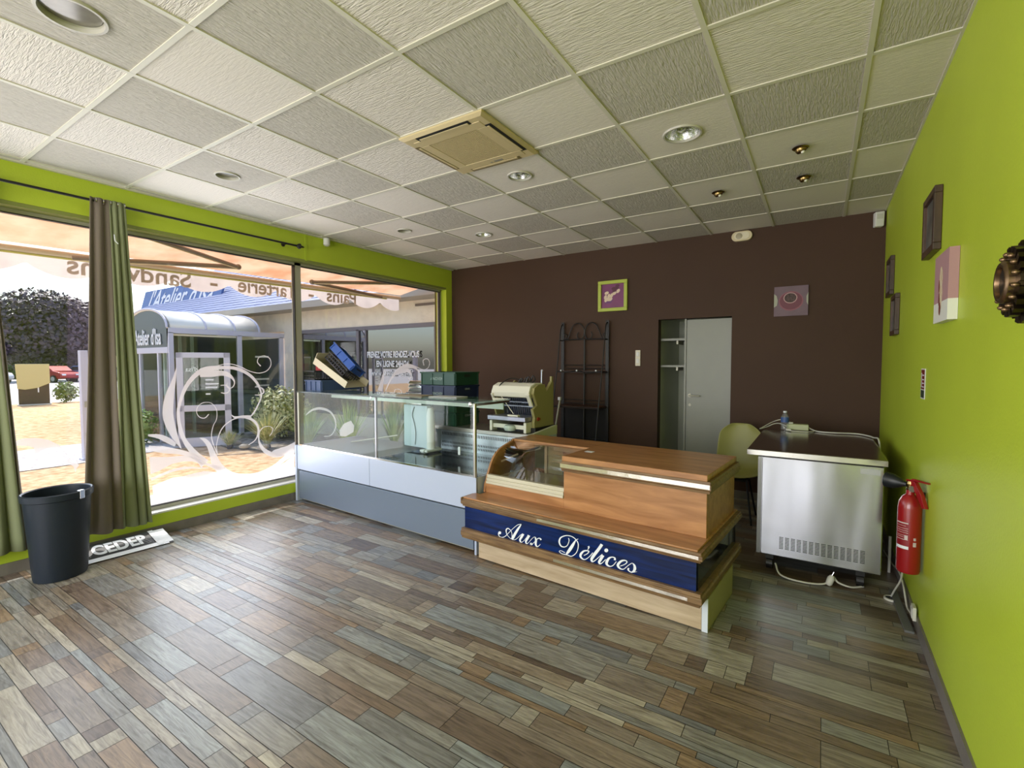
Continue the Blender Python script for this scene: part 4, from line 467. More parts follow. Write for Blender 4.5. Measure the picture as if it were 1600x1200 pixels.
# air-conditioning cassette
AC = mat('yellowed_plastic', (205, 187, 146), .45)
t = thing('air_conditioner', 'square beige ceiling air conditioner with slatted grille', 'air conditioner', (-1.953, 2.535, ZC)); t.scale = (1, 1, .72)
h_ = .325
b = MB()
def sq(s, z, m_=b): return [m_.bm.verts.new((a * s, c * s, z)) for a, c in ((-1, -1), (1, -1), (1, 1), (-1, 1))]
b.loft([sq(h_, -.0065), sq(h_, -.022), sq(h_ * .93, -.038), sq(h_ * .80, -.038), sq(h_ * .80, -.010)], False)
obj('panel', b, AC, t)
gr = MB(); n_ = 30; s_ = .19
gr.box(-s_ - .07, s_ + .07, -s_ - .07, -s_, -.042, -.030).box(-s_ - .07, s_ + .07, s_, s_ + .07, -.042, -.030).box(-s_ - .07, -s_, -s_, s_, -.042, -.030).box(s_, s_ + .07, -s_, s_, -.042, -.030)
obj('grille_frame', gr, AC, t, .003)
gr = MB()
for k in range(n_):
    a = -s_ + (k + .5) * 2 * s_ / n_; gr.box(a - .0032, a + .0032, -s_, s_, -.039, -.034); gr.box(-s_, s_, a - .0032, a + .0032, -.038, -.033)
obj('grille', gr, AC, t)
obj('dark_filter', MB().box(-s_, s_, -s_, s_, -.028, -.024), mat('dusty_filter', (96, 84, 58), .8), t)
VENT = mat('vent_black', (18, 16, 14), .6)
for k in range(4):
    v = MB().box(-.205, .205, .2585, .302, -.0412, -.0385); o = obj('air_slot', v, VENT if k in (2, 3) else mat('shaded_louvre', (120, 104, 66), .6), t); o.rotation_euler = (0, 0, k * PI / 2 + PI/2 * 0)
    v = MB().box(-.19, .19, .262, .282, -.046, -.041); o2 = obj('louvre', v, AC, t, .002); o2.rotation_euler = (0, 0, k * PI / 2)
obj('indicator', MB().box(-.012, .004, .232, .246, -.0435, -.041).box(.02, .09, .226, .25, -.0430, -.0415), mat('indicator_grey', (150, 145, 135), .3), t)

# white cylinder detector at window beam
t = thing('motion_detector', 'small white cylinder detector at the ceiling above the green beam', 'detector', (XL + .055, 3.475, ZC - .012))
obj('body', MB().cyl((0, 0, -.075), (0, 0, -.002), .036, 24), WHITE, t, smooth=True)
obj('lens_cap', MB().lathe((0, 0, -.076), [(.030, 0), (.026, -.008), (.010, -.013)], 24), mat('frosted_cap', (205, 203, 190), .4), t, smooth=True)

# emergency light on the brown wall and the corner alarm sensor
t = thing('emergency_light', 'oval cream emergency light high on the brown wall', 'emergency light', (-.742, YB, 2.845))
def oval(a, r, n=10):
    P = []
    for k in range(n + 1): an = -PI / 2 + PI * k / n; P.append((a + r * math.cos(an), r * math.sin(an)))
    for k in range(n + 1): an = PI / 2 + PI * k / n; P.append((-a + r * math.cos(an), r * math.sin(an)))
    return P
obj('housing', MB().prism(oval(.05, .052), -.045, -.001, 'y'), CREAM, t, .006)
obj('lens', MB().prism(oval(.038, .036), -.050, -.0455, 'y'), mat('cloudy_lens', (228, 220, 196), .25), t)
obj('lamp_ring', MB().lathe((-.026, -.0505, 0), [(.032, 0), (.032, -.003), (.016, -.006)], 20, ax=(0, 1, 0)), mat('ring_grey', (170, 160, 135), .4), t, smooth=True)
t = thing('alarm_sensor', 'white alarm sensor in the top corner by the green wall', 'sensor', (.425, YB - .04, 2.83), rz=.25)
b = MB(); b.prism([(-.035, -.07), (.035, -.07), (.04, .07), (-.035, .065)], -.03, .03, 'y')
obj('case', b, WHITE, t, .008)
obj('lens_window', MB().box(-.024, .024, -.0345, -.0305, .0, .045), mat('milky_window', (205, 205, 198), .3), t, .002)

# switch plate
t = thing('wall_switch', 'tall ivory switch plate on the brown wall left of the doorway', 'switch', (-1.871, YB, 1.547))
obj('plate', MB().box(-.031, .031, -.012, -.001, -.096, .096), mat('ivory_plate', (222, 214, 194), .4), t, .004)
obj('rocker', MB().box(-.016, .016, -.017, -.0125, .02, .07), WHITE, t, .002)
obj('rocker', MB().box(-.016, .016, -.017, -.0125, -.06, -.01), WHITE, t, .002)

# ================================================================ PICTURES
# macarons in a green frame
t = thing('framed_picture', 'square macaron picture in a bright green frame', 'picture', (-2.195, YB, 2.322))
LIME = mat('lime_frame', (176, 190, 70), .4)
b = MB(); q = .19; i_ = .148
b.box(-q, q, -.035, -.001, i_, q).box(-q, q, -.035, -.001, -q, -i_).box(-q, -i_, -.035, -.001, -i_, i_).box(i_, q, -.035, -.001, -i_, i_)
obj('frame', b, LIME, t, .004)
pr = obj('print', MB().box(-i_, i_, -.014, -.002, -i_, i_), mat('magenta_print', (120, 48, 100), .4, var=.15, vscale=6), t)
def disc(mb, x, z, rx, rz, y, a=0, n=16):
    mb.poly([(x + rx * math.cos(k) * math.cos(a) - rz * math.sin(k) * math.sin(a), y, z + rx * math.cos(k) * math.sin(a) + rz * math.sin(k) * math.cos(a)) for k in [2 * PI * j / n for j in range(n)]])
    return mb
d = MB()
for x, z, a in ((-.08, .04, .3), (-.095, -.01, 1.2), (-.05, .0, 1.4), (-.03, -.04, .6), (-.09, -.045, 1.3), (-.06, -.035, 1.5), (.07, .055, .9), (.02, .03, .5), (-.015, .005, 1.2)): disc(d, x, z, .029, .019, -.0145 - len(d.bm.faces) * .0001, a)
obj('painted_macarons', d, mat('pale_macaron', (222, 200, 176), .5), pr)
d = MB()
for x, z, a in ((.01, .09, .2), (.05, .095, .1), (.06, .12, .2), (.02, .065, .5)): disc(d, x, z, .028, .018, -.0152 - len(d.bm.faces) * .0001, a)
obj('painted_plum_macarons', d, mat('plum_macaron', (84, 22, 54), .5), pr)
d = MB(); d.poly([(-.115, -.0144, -.03), (-.10, -.0144, -.09), (-.02, -.0144, -.09), (.01, -.0144, -.03)]); d.poly([(.01, -.0144, .03), (.05, -.0144, .03), (.085, -.0144, .08), (.0, -.0144, .0)])
obj('painted_bowl', d, mat('violet_bowl', (104, 52, 112), .5), pr)
# coffee cup canvas
t = thing('canvas_picture', 'unframed mauve coffee cup canvas on the brown wall', 'picture', (-.273, YB, 2.122))
pr = obj('canvas', MB().box(-.152, .152, -.022, -.001, -.152, .152), mat('mauve_canvas', (124, 104, 116), .7, var=.12, vscale=5, bump=.1, bscale=300), t)
y_ = -.0225
obj('painted_saucer', disc(MB(), .0, .0, .110, .100, y_), mat('pink_saucer', (150, 92, 108), .6), pr)
obj('painted_saucer_inner', disc(MB(), .0, .002, .100, .090, y_ - .0004), mat('rose_saucer', (118, 66, 80), .6), pr)
obj('painted_rim', disc(MB(), -.005, .032, .062, .056, y_ - .0008), mat('cup_rim', (196, 160, 160), .6), pr)
obj('painted_beans', disc(MB(), -.005, .032, .054, .048, y_ - .0012), mat('coffee_beans', (48, 32, 30), .6, c2=(100, 78, 74), vscale=60), pr)
d = MB(); d.poly([(-.152, y_ - .0003, -.06), (-.125, y_ - .0003, -.04), (-.118, y_ - .0003, .01), (-.13, y_ - .0003, .06), (-.152, y_ - .0003, .08)])
obj('painted_saucer_edge', d, mat('pale_saucer', (176, 178, 160), .6), pr)
d = MB(); d.poly([(.152, y_ - .0003, -.05), (.138, y_ - .0003, -.02), (.136, y_ - .0003, .04), (.152, y_ - .0003, .08)])
obj('painted_saucer_edge', d, mat('pale_saucer', (176, 178, 160), .6), pr)

# right wall frames (thick dark box frames)
DKF = wood('dark_brown_frame', (58, 42, 30), (88, 64, 46), .4, (6, 6, 2))
def wall_frame(y0, y1, z0, z1, t_, lab, tone):
    t = thing('dark_box_frame', lab, 'picture frame', (XR, (y0 + y1) / 2, (z0 + z1) / 2), group='dark box frames on the green wall')
    hy, hz, e = (y1 - y0) / 2, (z1 - z0) / 2, .035; b = MB()
    b.box(-t_, -.001, -hy, hy, hz - e, hz).box(-t_, -.001, -hy, hy, -hz, -hz + e).box(-t_, -.001, -hy, -hy + e, -hz + e, hz - e).box(-t_, -.001, hy - e, hy, -hz + e, hz - e)
    obj('frame', b, DKF, t, .003)
    obj('print', MB().box(-t_ + .014, -.002, -hy + e, hy - e, -hz + e, hz - e), mat(tone, (62, 62, 62), .3, c2=(110, 112, 104), vscale=7), t)
wall_frame(3.15, 3.47, 2.05, 2.365, .034, 'topmost dark frame with grey print, nearest the camera', 'grey_print')
wall_frame(4.965, 5.27, 2.045, 2.36, .030, 'upper narrow dark frame closest to the brown wall corner', 'dark_print')
wall_frame(4.58, 4.88, 1.70, 2.01, .030, 'lower narrow dark frame, below and right of another', 'dim_print')
t = thing('canvas_picture', 'pink and white ice cream canvas on the green wall', 'picture', (XR, 2.905, 1.83))
hy, hz = .15, .155
pc = obj('canvas', MB().box(-.035, -.001, -hy, hy, -hz + .09, hz), mat('dusty_pink', (176, 136, 140), .7, bump=.1, bscale=300), t)
obj('canvas_lower', MB().box(-.035, -.001, -hy, hy, -hz, -hz + .09), mat('canvas_white', (222, 222, 214), .7), t)
d = MB(); x_ = -.0353
for j_, (yy, zz, ry, rz) in enumerate([(.0, .04, .035, .05), (.012, .0, .03, .045), (-.01, -.03, .028, .05), (.0, .075, .022, .02), (-.005, -.07, .022, .03)]):
    d.poly([(x_ - .0001 * j_, yy + ry * math.cos(a), zz + rz * math.sin(a)) for a in [2 * PI * k / 14 for k in range(14)]])
obj('painted_ice_cream', d, mat('vanilla', (232, 218, 188), .6, c2=(205, 176, 140), vscale=30), pc)
d = MB()
for yy, zz, ry, rz in ((.035, .01, .014, .03), (.03, -.05, .014, .03), (.01, -.095, .02, .03)): d.poly([(x_ - .0008, yy + ry * math.cos(a), zz + rz * math.sin(a)) for a in [2 * PI * k / 12 for k in range(12)]])
obj('painted_berries', d, mat('berry_brown', (120, 60, 48), .6), pc)

# gear-shaped metal wall decoration
t = thing('gear_wall_clock', 'bronze gear shaped metal ornament on the green wall', 'wall ornament', (XR, 1.87, 1.712)); t.scale = (1.0, .67, .67)
BRZ = mat('dark_bronze', (52, 42, 32), .32, .85, var=.3, vscale=20)
BRL = mat('worn_bronze', (128, 104, 78), .3, .9)
def gear(mb, r0, r1, n, x0, x1, ri):
    out = []; inn = []
    for k in range(n):
        for da, r in ((-.30, r0), (-.26, r1), (.26, r1), (.30, r0)):
            a = 2 * PI * (k + da) / n; out.append((r * math.cos(a), r * math.sin(a))); inn.append((ri * math.cos(a), ri * math.sin(a)))
    N = len(out); V = [[mb.bm.verts.new((x, *q)) for q in P] for x, P in ((x0, out), (x1, out), (x1, inn), (x0, inn))]
    for A, B in ((0, 1), (1, 2), (2, 3), (3, 0)):
        for k in range(N): mb.bm.faces.new((V[A][k], V[A][(k + 1) % N], V[B][(k + 1) % N], V[B][k]))
    return mb
obj('rear_gear', gear(MB(), .135, .172, 14, -.03, -.004, .085), BRZ, t)
obj('front_gear', gear(MB(), .115, .145, 18, -.055, -.034, .07), BRZ, t)
mbh = MB(); mbh.loft([mbh.ring((x, 0, 0), (1, 0, 0), r, 32) for r, x in ((.088, -.055), (.088, -.068), (.080, -.074), (.066, -.074), (.062, -.060), (.062, -.04))], False)
obj('hub_ring', mbh, BRL, t, smooth=True)
obj('hub_disc', MB().cyl((-.064, 0, 0), (-.039, 0, 0), .0625, 28), BLACK, t)
for k in range(14):
    a = 2 * PI * (k + .5) / 14; obj('stud', MB().sphere((-.058, .112 * math.cos(a), .112 * math.sin(a)), .011, seg=10), BRL, t, smooth=True)

# safety sticker on green wall
t = thing('fire_safety_sign', 'small red and white fire sign on the green wall above the extinguisher', 'sign', (XR, 3.50, 1.37))
obj('backing', MB().box(-.004, -.001, -.06, .06, -.085, .085), WHITE, t)
obj('red_panel', MB().box(-.0046, -.0042, -.05, .05, -.03, .078), mat('sign_red', (120, 26, 24), .4), t)
obj('dark_panel', MB().box(-.0046, -.0042, -.05, .05, -.078, -.036), mat('sign_green', (40, 60, 44), .4), t)
mm = MB(); mm.box(-.0052, -.0047, .028, .036, -.02, .06)
for z in (-.02, 0, .02, .045): mm.box(-.0052, -.0047, -.04, .015, z, z + .006)
obj('sign_markings', mm, LETTER, t)

# ================================================================ CURTAINS AND ROD
t = thing('curtain_rod', 'long thin black curtain rod along the green window beam', 'curtain rod', (XL + .075, 0, 2.742))
obj('rod', MB().cyl((0, -2.6, 0), (0, 3.09, 0), .010), BLACK, t, smooth=True)
obj('finial', MB().lathe((0, 3.09, 0), [(.010, 0), (.017, .008), (.030, .030), (.030, .036), (.012, .055), (.009, .075), (.002, .09)], 14, ax=(0, 1, 0)), BLACK, t, smooth=True)
for y in (2.98, .15):
    obj('rod_bracket', MB().cyl((-.072, y, 0), (0, y, 0), .008).cyl((-.074, y, 0), (-.069, y, 0), .022), BLACK, t, smooth=True)
TAUPE = mat('taupe_curtain', (124, 114, 104), .9, spec=.1, bump=.1, bscale=250)
OLIVE = mat('sage_curtain', (134, 140, 108), .9, spec=.1, bump=.1, bscale=250)
def curtain(lab, group, x, zones, ztop, zbot, folds):
    # zones: list of (yTop0, yTop1, yBot0, yBot1, material, name); each strip hangs in folds
    root = thing('curtain', lab, 'curtain', (x, 0, 0), group=group)
    for (a0, a1, b0, b1, m, nm, nf, amp) in zones:
        bm = bmesh.new(); nu, nv = nf * 10, 22; V = []
        for i in range(nv + 1):
            v = i / nv; z = ztop + (zbot - ztop) * v; row = []
            for j in range(nu + 1):
                u = j / nu; y0 = a0 + (b0 - a0) * v; y1 = a1 + (b1 - a1) * v
                am = amp * (.55 + .45 * v)
                ph = 2 * PI * nf * u + .6 * math.sin(2.2 * v + nf)
                row.append(bm.verts.new((am * math.cos(ph) + .01 * math.sin(5 * v + 3 * u), y0 + (y1 - y0) * u + am * .35 * math.sin(ph) + .012 * math.sin(3 * v + 9 * u) * v, z + (.008 * math.sin(9 * u) if i == nv else 0))))
            V.append(row)
        for i in range(nv):
            for j in range(nu): bm.faces.new((V[i][j], V[i][j + 1], V[i + 1][j + 1], V[i + 1][j]))
        o = obj(nm, bm, m, root, smooth=True); s = o.modifiers.new('thick', 'SOLIDIFY'); s.thickness = .004
    return root
CX = XL + .085
c1 = curtain('taupe and sage green curtain hanging behind the black bin', 'curtains on the black rod', CX, [(1.365, 1.49, 1.245, 1.50, TAUPE, 'taupe_panel', 2, .024), (1.48, 1.585, 1.49, 1.70, OLIVE, 'sage_panel', 3, .024)], 2.765, .155, 5)
e = MB(); 
for k in range(5):
    y = 1.40 + k * .045; r_ = [e.ring((.0 if k % 2 else .0, y, 2.742), (0.25, 1, 0), .021, 16)]
    e.loft([e.ring((0, y - .003, 2.742), (0, 1, 0), .023, 16), e.ring((0, y + .003, 2.742), (0, 1, 0), .023, 16), e.ring((0, y + .003, 2.742), (0, 1, 0), .014, 16), e.ring((0, y - .003, 2.742), (0, 1, 0), .014, 16)], False)
obj('eyelets', e, CHROME, c1, smooth=True)['kind'] = 'stuff'
obj('tie_clip', MB().tube([(.035, 1.50, 2.50), (.045, 1.50, 2.45), (.045, 1.52, 2.43)], .004), LETTER, c1)
c2 = curtain('sage green curtain cut off by the left edge of the photo', 'curtains on the black rod', CX, [(.45, .80, .40, .93, OLIVE, 'sage_panel', 5, .026), (.80, .825, .925, .945, TAUPE, 'taupe_edge', 1, .008)], 2.765, .17, 5)

# ================================================================ BIN
t = thing('waste_bin', 'large black plastic bin standing before the curtain', 'bin', (-4.47, 1.055, 0), .5); t.scale = (.80, .80, 1.0)
def oring(m_, rx, ry, z, cx=0): return [m_.bm.verts.new((cx + rx * math.cos(a), ry * math.sin(a) * (1.0), z)) for a in [2 * PI * k / 36 for k in range(36)]]
b = MB(); b.loft([oring(b, .03, .03, .004), oring(b, .165, .185, .002), oring(b, .172, .19, .02), oring(b, .215, .232, .575), oring(b, .218, .236, .60), oring(b, .211, .229, .60), oring(b, .165, .185, .02), oring(b, .03, .03, .018)])
BINM = mat('navy_black_plastic', (30, 38, 50), .42, spec=.4, bump=.05, bscale=200)
obj('body', b, BINM, t, smooth=True)
b = MB(); b.loft([oring(b, .219, .237, .555), oring(b, .228, .246, .560), oring(b, .232, .25, .60), oring(b, .222, .24, .606), oring(b, .212, .23, .600), oring(b, .219, .237, .555)], False)
obj('rim', b, BINM, t, smooth=True)
obj('clip', MB().box(.205, .236, -.02, .02, .55, .61), CHROME, t, .003)

# banner on the floor
t = thing('for_sale_banner', 'black banner strip with white capitals lying by the skirting', 'banner', (-4.645, 1.21, .036), rot=(math.radians(14), 0, math.radians(88.2)))
b = MB()
bn = obj('banner_sheet', MB().box(-.06, .56, -.135, .13, .001, .004), mat('banner_black', (16, 16, 16), .5), t)
obj('white_border', MB().box(-.06, .53, -.135, -.085, .0045, .0065), LETTER, t)
text('letters', 'CEDER', .165, LETTER, t, (.252, .022, .006), (1, 0, 0), (0, 1, 0), .001, 'CENTER', .0, 1, .006, fit=(.365, .15))
text('letters', 'R', .165, LETTER, t, (.010, .022, .006), (1, 0, 0), (0, 1, 0), .001, 'CENTER', .0, 1, .006, fit=(.075, .15))
obj('tape', MB().box(.465, .565, -.12, .11, .0072, .0085).box(.455, .49, -.13, .12, .009, .010), mat('crumpled_tape', (205, 208, 210), .25, bump=1.0, bscale=25), t)

# ================================================================ LONG GLASS DISPLAY CASE
CA = (-4.742, 3.048); CR = math.radians(-3.136)
cu_, cv_ = Vector((math.cos(CR), math.sin(CR), 0)), Vector((-math.sin(CR), math.cos(CR), 0))
def cw(u, v, z): return Vector((CA[0], CA[1], 0)) + cu_ * u + cv_ * v + Vector((0, 0, z))
t = thing('glass_display_case', 'long white and grey refrigerated display case with glass top', 'display case', (CA[0], CA[1], 0), CR)
LACQ = mat('pale_white_lacquer', (180, 189, 210), .28, spec=.5)
GREYL = mat('grey_lacquer', (122, 134, 152), .34, .35)
obj('upper_front_panel', MB().box(.012, 1.238, 0, .02, .350, .606), LACQ, t, .002)
obj('upper_front_panel', MB().box(1.242, 2.54, 0, .02, .350, .606), LACQ, t, .002)
obj('lower_front_panel', MB().box(.03, 2.50, .008, .025, .035, .335), GREYL, t, .002)
obj('shadow_gap', MB().box(.012, 2.50, .02, .03, .335, .350), mat('gap_dark', (40, 46, 54), .5), t)
obj('bottom_rail', MB().box(.05, 2.49, .02, .05, .025, .048), ALU, t)
obj('end_panel', MB().box(-.022, .010, -.008, .80, 0.001, .606), LACQ, t, .002)
obj('end_panel', MB().box(2.52, 2.54, -.002, .80, .001, .606).box(2.52, 2.54, .8, 1.21, .001, .80), LACQ, t, .002)
obj('floor_of_case', MB().box(.012, 1.28, .03, .80, .585, .604), mat('light_grey_deck', (150, 154, 160), .45), t)
obj('black_deck', MB().box(1.28, 2.518, .03, .80, .585, .606), mat('black_glass_deck', (14, 15, 18), .08, spec=.7), t)
obj('glass_channel', MB().box(.03, 2.53, .004, .018, .606, .622), CHROME, t)
obj('front_glass', MB().box(.045, 1.298, .008, .014, .618, 1.178), PANE_G, t)
obj('front_glass', MB().box(1.306, 2.505, .008, .014, .618, 1.178), PANE_G, t)
obj('glass_divider', MB().box(1.30, 1.306, .012, .46, .62, 1.178), PANE_G, t)
obj('side_glass', MB().box(2.512, 2.518, .03, .44, .62, 1.176), PANE_G, t)
obj('side_glass', MB().box(.030, .036, .03, .44, .62, 1.176), PANE_G, t)
obj('top_glass', MB().box(.03, 2.53, -.005, .46, 1.180, 1.190), pane_mat('top_glass_green', (.80, .88, .85), 1.0), t)
obj('top_glass_edge', MB().box(.03, 2.53, -.0065, -.0052, 1.179, 1.191), mat('dark_green_glass_edge', (24, 40, 36), .2), t)
for u in (.042, 2.518):
    obj('corner_post', MB().cyl((u, .012, .606), (u, .012, 1.178), .014, 14), mat('satin_post_steel', (.42, .40, .38), .3, 1.0) if u > 1 else ALU, t, smooth=True)
obj('divider_post', MB().box(1.312, 1.332, .012, .030, .62, 1.176), mat('lilac_aluminium', (170, 165, 172), .35, .5), t)
obj('top_rail', MB().box(2.505, 2.530, .012, .45, 1.158, 1.178), CHROME, t, .003)
obj('top_clip', MB().lathe((2.50, -.012, 1.172), [(.016, 0), (.018, .01), (.01, .016)], 14, ax=(0, -1, 0)), CHROME, t, smooth=True)
obj('top_clip', MB().lathe((1.302, -.012, 1.172), [(.010, 0), (.012, .008), (.006, .012)], 14, ax=(0, -1, 0)), CHROME, t, smooth=True)
obj('light_valance', MB().box(.05, 2.50, .40, .41, 1.10, 1.172), mat('valance_pale', (196, 208, 202), .35), t)
# slotted rear air wall
gb = MB(); gb.box(1.40, 2.518, .782, .80, .606, .80)
gw = obj('rear_air_wall', gb, GALV, t)
sl = MB()
for k in range(52):
    u = 1.42 + k * .0208
    for z, hgt in ((.752, .030), (.668, .022), (.632, .022)):
        sl.poly([(u, .7815, z), (u + .0095, .7812, z), (u + .0115, .7812, z + hgt), (u + .002, .7812, z + hgt)])
obj('air_slots', sl, BLACK, gw)['kind'] = 'stuff'
obj('worktop', MB().box(1.02, 2.50, .80, 1.20, .800, .835), mat('stainless_worktop', (0.50, 0.47, 0.44), .35, .9, var=.1, vscale=4), t, .003)
obj('worktop_end', MB().prism([(.77, .80), (1.225, .80), (1.225, .885), (1.20, .885), (.77, .842)], 2.505, 2.535, 'x'), mat('pale_sage_panel', (196, 198, 170), .5), t, .002)
obj('rear_glass', MB().box(.03, 1.0, .79, .796, .606, 1.10), PANE_G, t)
obj('rear_cabinet', MB().box(1.03, 2.50, .82, 1.18, .12, .798), mat('rear_cabinet_grey', (140, 144, 146), .5), t)
for u in (.3, 1.3, 2.3): obj('foot', MB().cyl((u, .12, 0.001), (u, .12, .05), .02), BLACK, t)
lk = MB(); lk.cyl((0.30, .30, .607), (.34, .31, .607), .004)
# hanging white price holder seen inside
obj('price_holder', MB().box(1.985, 2.01, .40, .41, .66, .735), LETTER, t, .002)

# ---- crates
CGREEN = mat('dark_green_plastic', (22, 62, 44), .4, spec=.4); CBLUE = mat('navy_plastic', (20, 34, 66), .4, spec=.4); CBLACK = mat('dull_black_plastic', (24, 24, 26), .45)
CBRIGHT = mat('bright_blue_plastic', (24, 72, 150), .38); CBPALE = mat('slate_blue_plastic', (58, 76, 112), .4)
def crate(lab, group, loc, rot, L, Wd, H, m, mesh=False, writing=None):
    t = thing('plastic_crate', lab, 'crate', loc, group=group, rot=rot); hl, hw = L / 2, Wd / 2; th = .008
    obj('crate_base', MB().box(-hl + .01, hl - .01, -hw + .01, hw - .01, .001, .012), m, t)
    b = MB()
    if mesh:
        n = int(L / .035)
        for k in range(n + 1):
            x = -hl + .004 + (L - .008) * k / n; b.box(x - .004, x + .004, -hw, -hw + .006, .012, H - .02).box(x - .004, x + .004, hw - .006, hw, .012, H - .02)
        n = int(Wd / .035)
        for k in range(n + 1):
            y = -hw + .004 + (Wd - .008) * k / n; b.box(-hl, -hl + .006, y - .004, y + .004, .012, H - .02).box(hl - .006, hl, y - .004, y + .004, .012, H - .02)
        b.box(-hl, hl, -hw, -hw + .006, .04, .05).box(-hl, hl, hw - .006, hw, .04, .05)
        b.box(-hl, hl, -hw, -hw + .006, 0.0, .014).box(-hl, hl, hw - .006, hw, 0, .014).box(-hl, -hl + .006, -hw, hw, 0, .014).box(hl - .006, hl, -hw, hw, 0, .014)
        o = obj('lattice_walls', b, m, t)
    else:
        b.box(-hl, hl, -hw, -hw + th, .0, H).box(-hl, hl, hw - th, hw, .0, H).box(-hl, -hl + th, -hw + th, hw - th, 0, H).box(hl - th, hl, -hw + th, hw - th, 0, H)
        o = obj('walls', b, m, t, .002)
        RB = []
        for k in range(4):
            x = -hl + .012 + (L - .024) * k / 3; RB.append(MB().box(x - .006, x + .006, -hw - .007, -hw, 0.004, H - .004))
        for y in (-hw + .012, hw - .012): RB.append(MB().box(hl, hl + .007, y - .006, y + .006, .004, H - .004))
        [obj('rib', MB_, m, o) for MB_ in RB]
        hd = MB().box(hl + .001, hl + .003, -.045, .045, H * .62, H * .80).box(-hl - .003, -hl - .001, -.045, .045, H * .62, H * .80)
        obj('hand_holes', hd, BLACK, o)
    r = MB(); e = .010
    r.box(-hl - e, hl + e, -hw - e, -hw + .004, H - .014, H).box(-hl - e, hl + e, hw - .004, hw + e, H - .014, H).box(-hl - e, -hl + .004, -hw, hw, H - .014, H).box(hl - .004, hl + e, -hw, hw, H - .014, H)
    obj('rim', r, m, t, .002)
    if writing:
        for (s, face, x, z, sz) in writing:
            if face == 'front': text('lettering', s, sz, mat('faded_white', (150, 168, 160), .6), t, (x, -hw - .0015, z), (1, 0, 0), (0, 0, 1), .0008)
            else: text('lettering', s, sz, mat('faded_white', (150, 168, 160), .6), t, (hl + .0035, x, z), (0, 1, 0), (0, 0, 1), .0008)
    return t
gcrate = 'stacked bakery crates behind the glass top'
for k, (m, lab, wr) in enumerate([(CGREEN, 'lowest green crate of the tall stack behind the display glass', [('COUP', 'side', 0, .1, .03)]), (CGREEN, 'second green crate up in the tall stack behind the display glass', None),
        (CBLUE, 'navy blue crate directly under the topmost green crate', [('ANOVEN', 'front', 0, .05, .04), ('GRAU', 'side', 0, .1, .028)]), (CGREEN, 'topmost green crate of the tall stack beside the brown wall', [('ANOVEN', 'front', -.01, .065, .045)])]):
    P_ = cw(1.305, 1.02, .836 + .1405 * k)
    crate(lab, gcrate, P_, (0, 0, CR), .50, .37, .137, m, writing=wr)
P_ = cw(.10, .40, 1.191)
crate('dark navy crate at the window end of the display case top', None, P_, (0, 0, CR - .0), .30, .50, .115, CBPALE, writing=None)
P_ = cw(.02, .30, 1.307)
crate('black lattice basket on the navy crate, empty and nearest the window post', None, P_, (0, 0, CR - .10), .25, .28, .10, CBLACK, mesh=True)
P_ = cw(.235, .38, 1.405)
crate('black slotted crate tilted inside the leaning cardboard box', None, P_, (math.radians(-28), math.radians(36), CR + .10), .34, .24, .09, CBLACK, mesh=True)
P_ = cw(.295, .41, 1.495)
crate('bright blue crate tilted on top of the leaning pile', None, P_, (math.radians(-28), math.radians(38), CR + .10), .40, .22, .085, CBRIGHT)
t = thing('cardboard_box', 'flattened beige cardboard box leaning under the blue crate', 'box', cw(.255, .37, 1.362), rot=(0, math.radians(30), CR + .2))
CARD = mat('pale_cardboard', (196, 184, 158), .8, var=.05)
b = MB().box(-.25, .27, -.16, .16, .0, .006); obj('box_base', b, CARD, t)
obj('box_side', MB().box(-.25, .27, -.166, -.161, 0, .075), CARD, t)
obj('box_side', MB().box(-.25, .27, .161, .166, 0, .075), CARD, t)
obj('box_flap', MB().prism([(-.25, 0), (-.255, .13), (-.25, .13), (-.244, 0)], -.16, .16, 'y'), CARD, t)
t = thing('red_carton', 'small red carton standing on the black basket by the window post', 'box', cw(-.04, .34, 1.408), CR)
obj('carton', MB().box(-.05, .05, -.04, .04, 0, .075), mat('red_card', (176, 44, 50), .5), t, .002)
obj('carton_label', MB().box(.0, .046, -.042, -.0405, .02, .05), mat('pink_label', (226, 150, 150), .5), t)
obj('carton_lid', MB().box(-.052, .052, -.042, .042, .075, .079), mat('dark_red_card', (150, 30, 38), .5), t)
t = thing('metal_tray_stack', 'stack of silver baking trays left of the tall crate stack', 'tray', cw(.96, .62, 1.191), CR, group=None)
t['label'] = 'shiny silver baking tins piled left of the tall crate stack'
t.location = cw(.93, .98, .836)
obj('lower_tins', MB().box(-.16, .10, -.12, .12, .001, .33), STEEL, t, .01)
for k in range(3): obj('tin', MB().prism([(-.13, 0), (.11, 0), (.09, .038), (-.10, .038)], -.11, .11, 'y'), CHROME, t, .004).location = (0.0, 0, .335 + .042 * k)
for u, v, z, c, lab in ((1.62, .22, 1.191, (148, 132, 108), 'brown card sheet lying on the glass top'), (2.0, .26, 1.191, (190, 192, 188), 'pale paper sheet lying on the glass top beside the crates'), (1.33, .2, 1.191, (206, 210, 210), 'crumpled plastic film lying mid glass top')):
    s_ = obj('sheet', MB().box(-.17, .17, -.10, .10, .001, .008), mat('sheet_' + str(c[0]), c, .5, bump=.6, bscale=12)); s_.location = cw(u, v, z); s_.rotation_euler = (0, 0, CR + .1)
    s_.scale = (.9, .8, 1) if c[0] < 200 else (.6, .5, 1); tag(s_, lab, 'sheet')
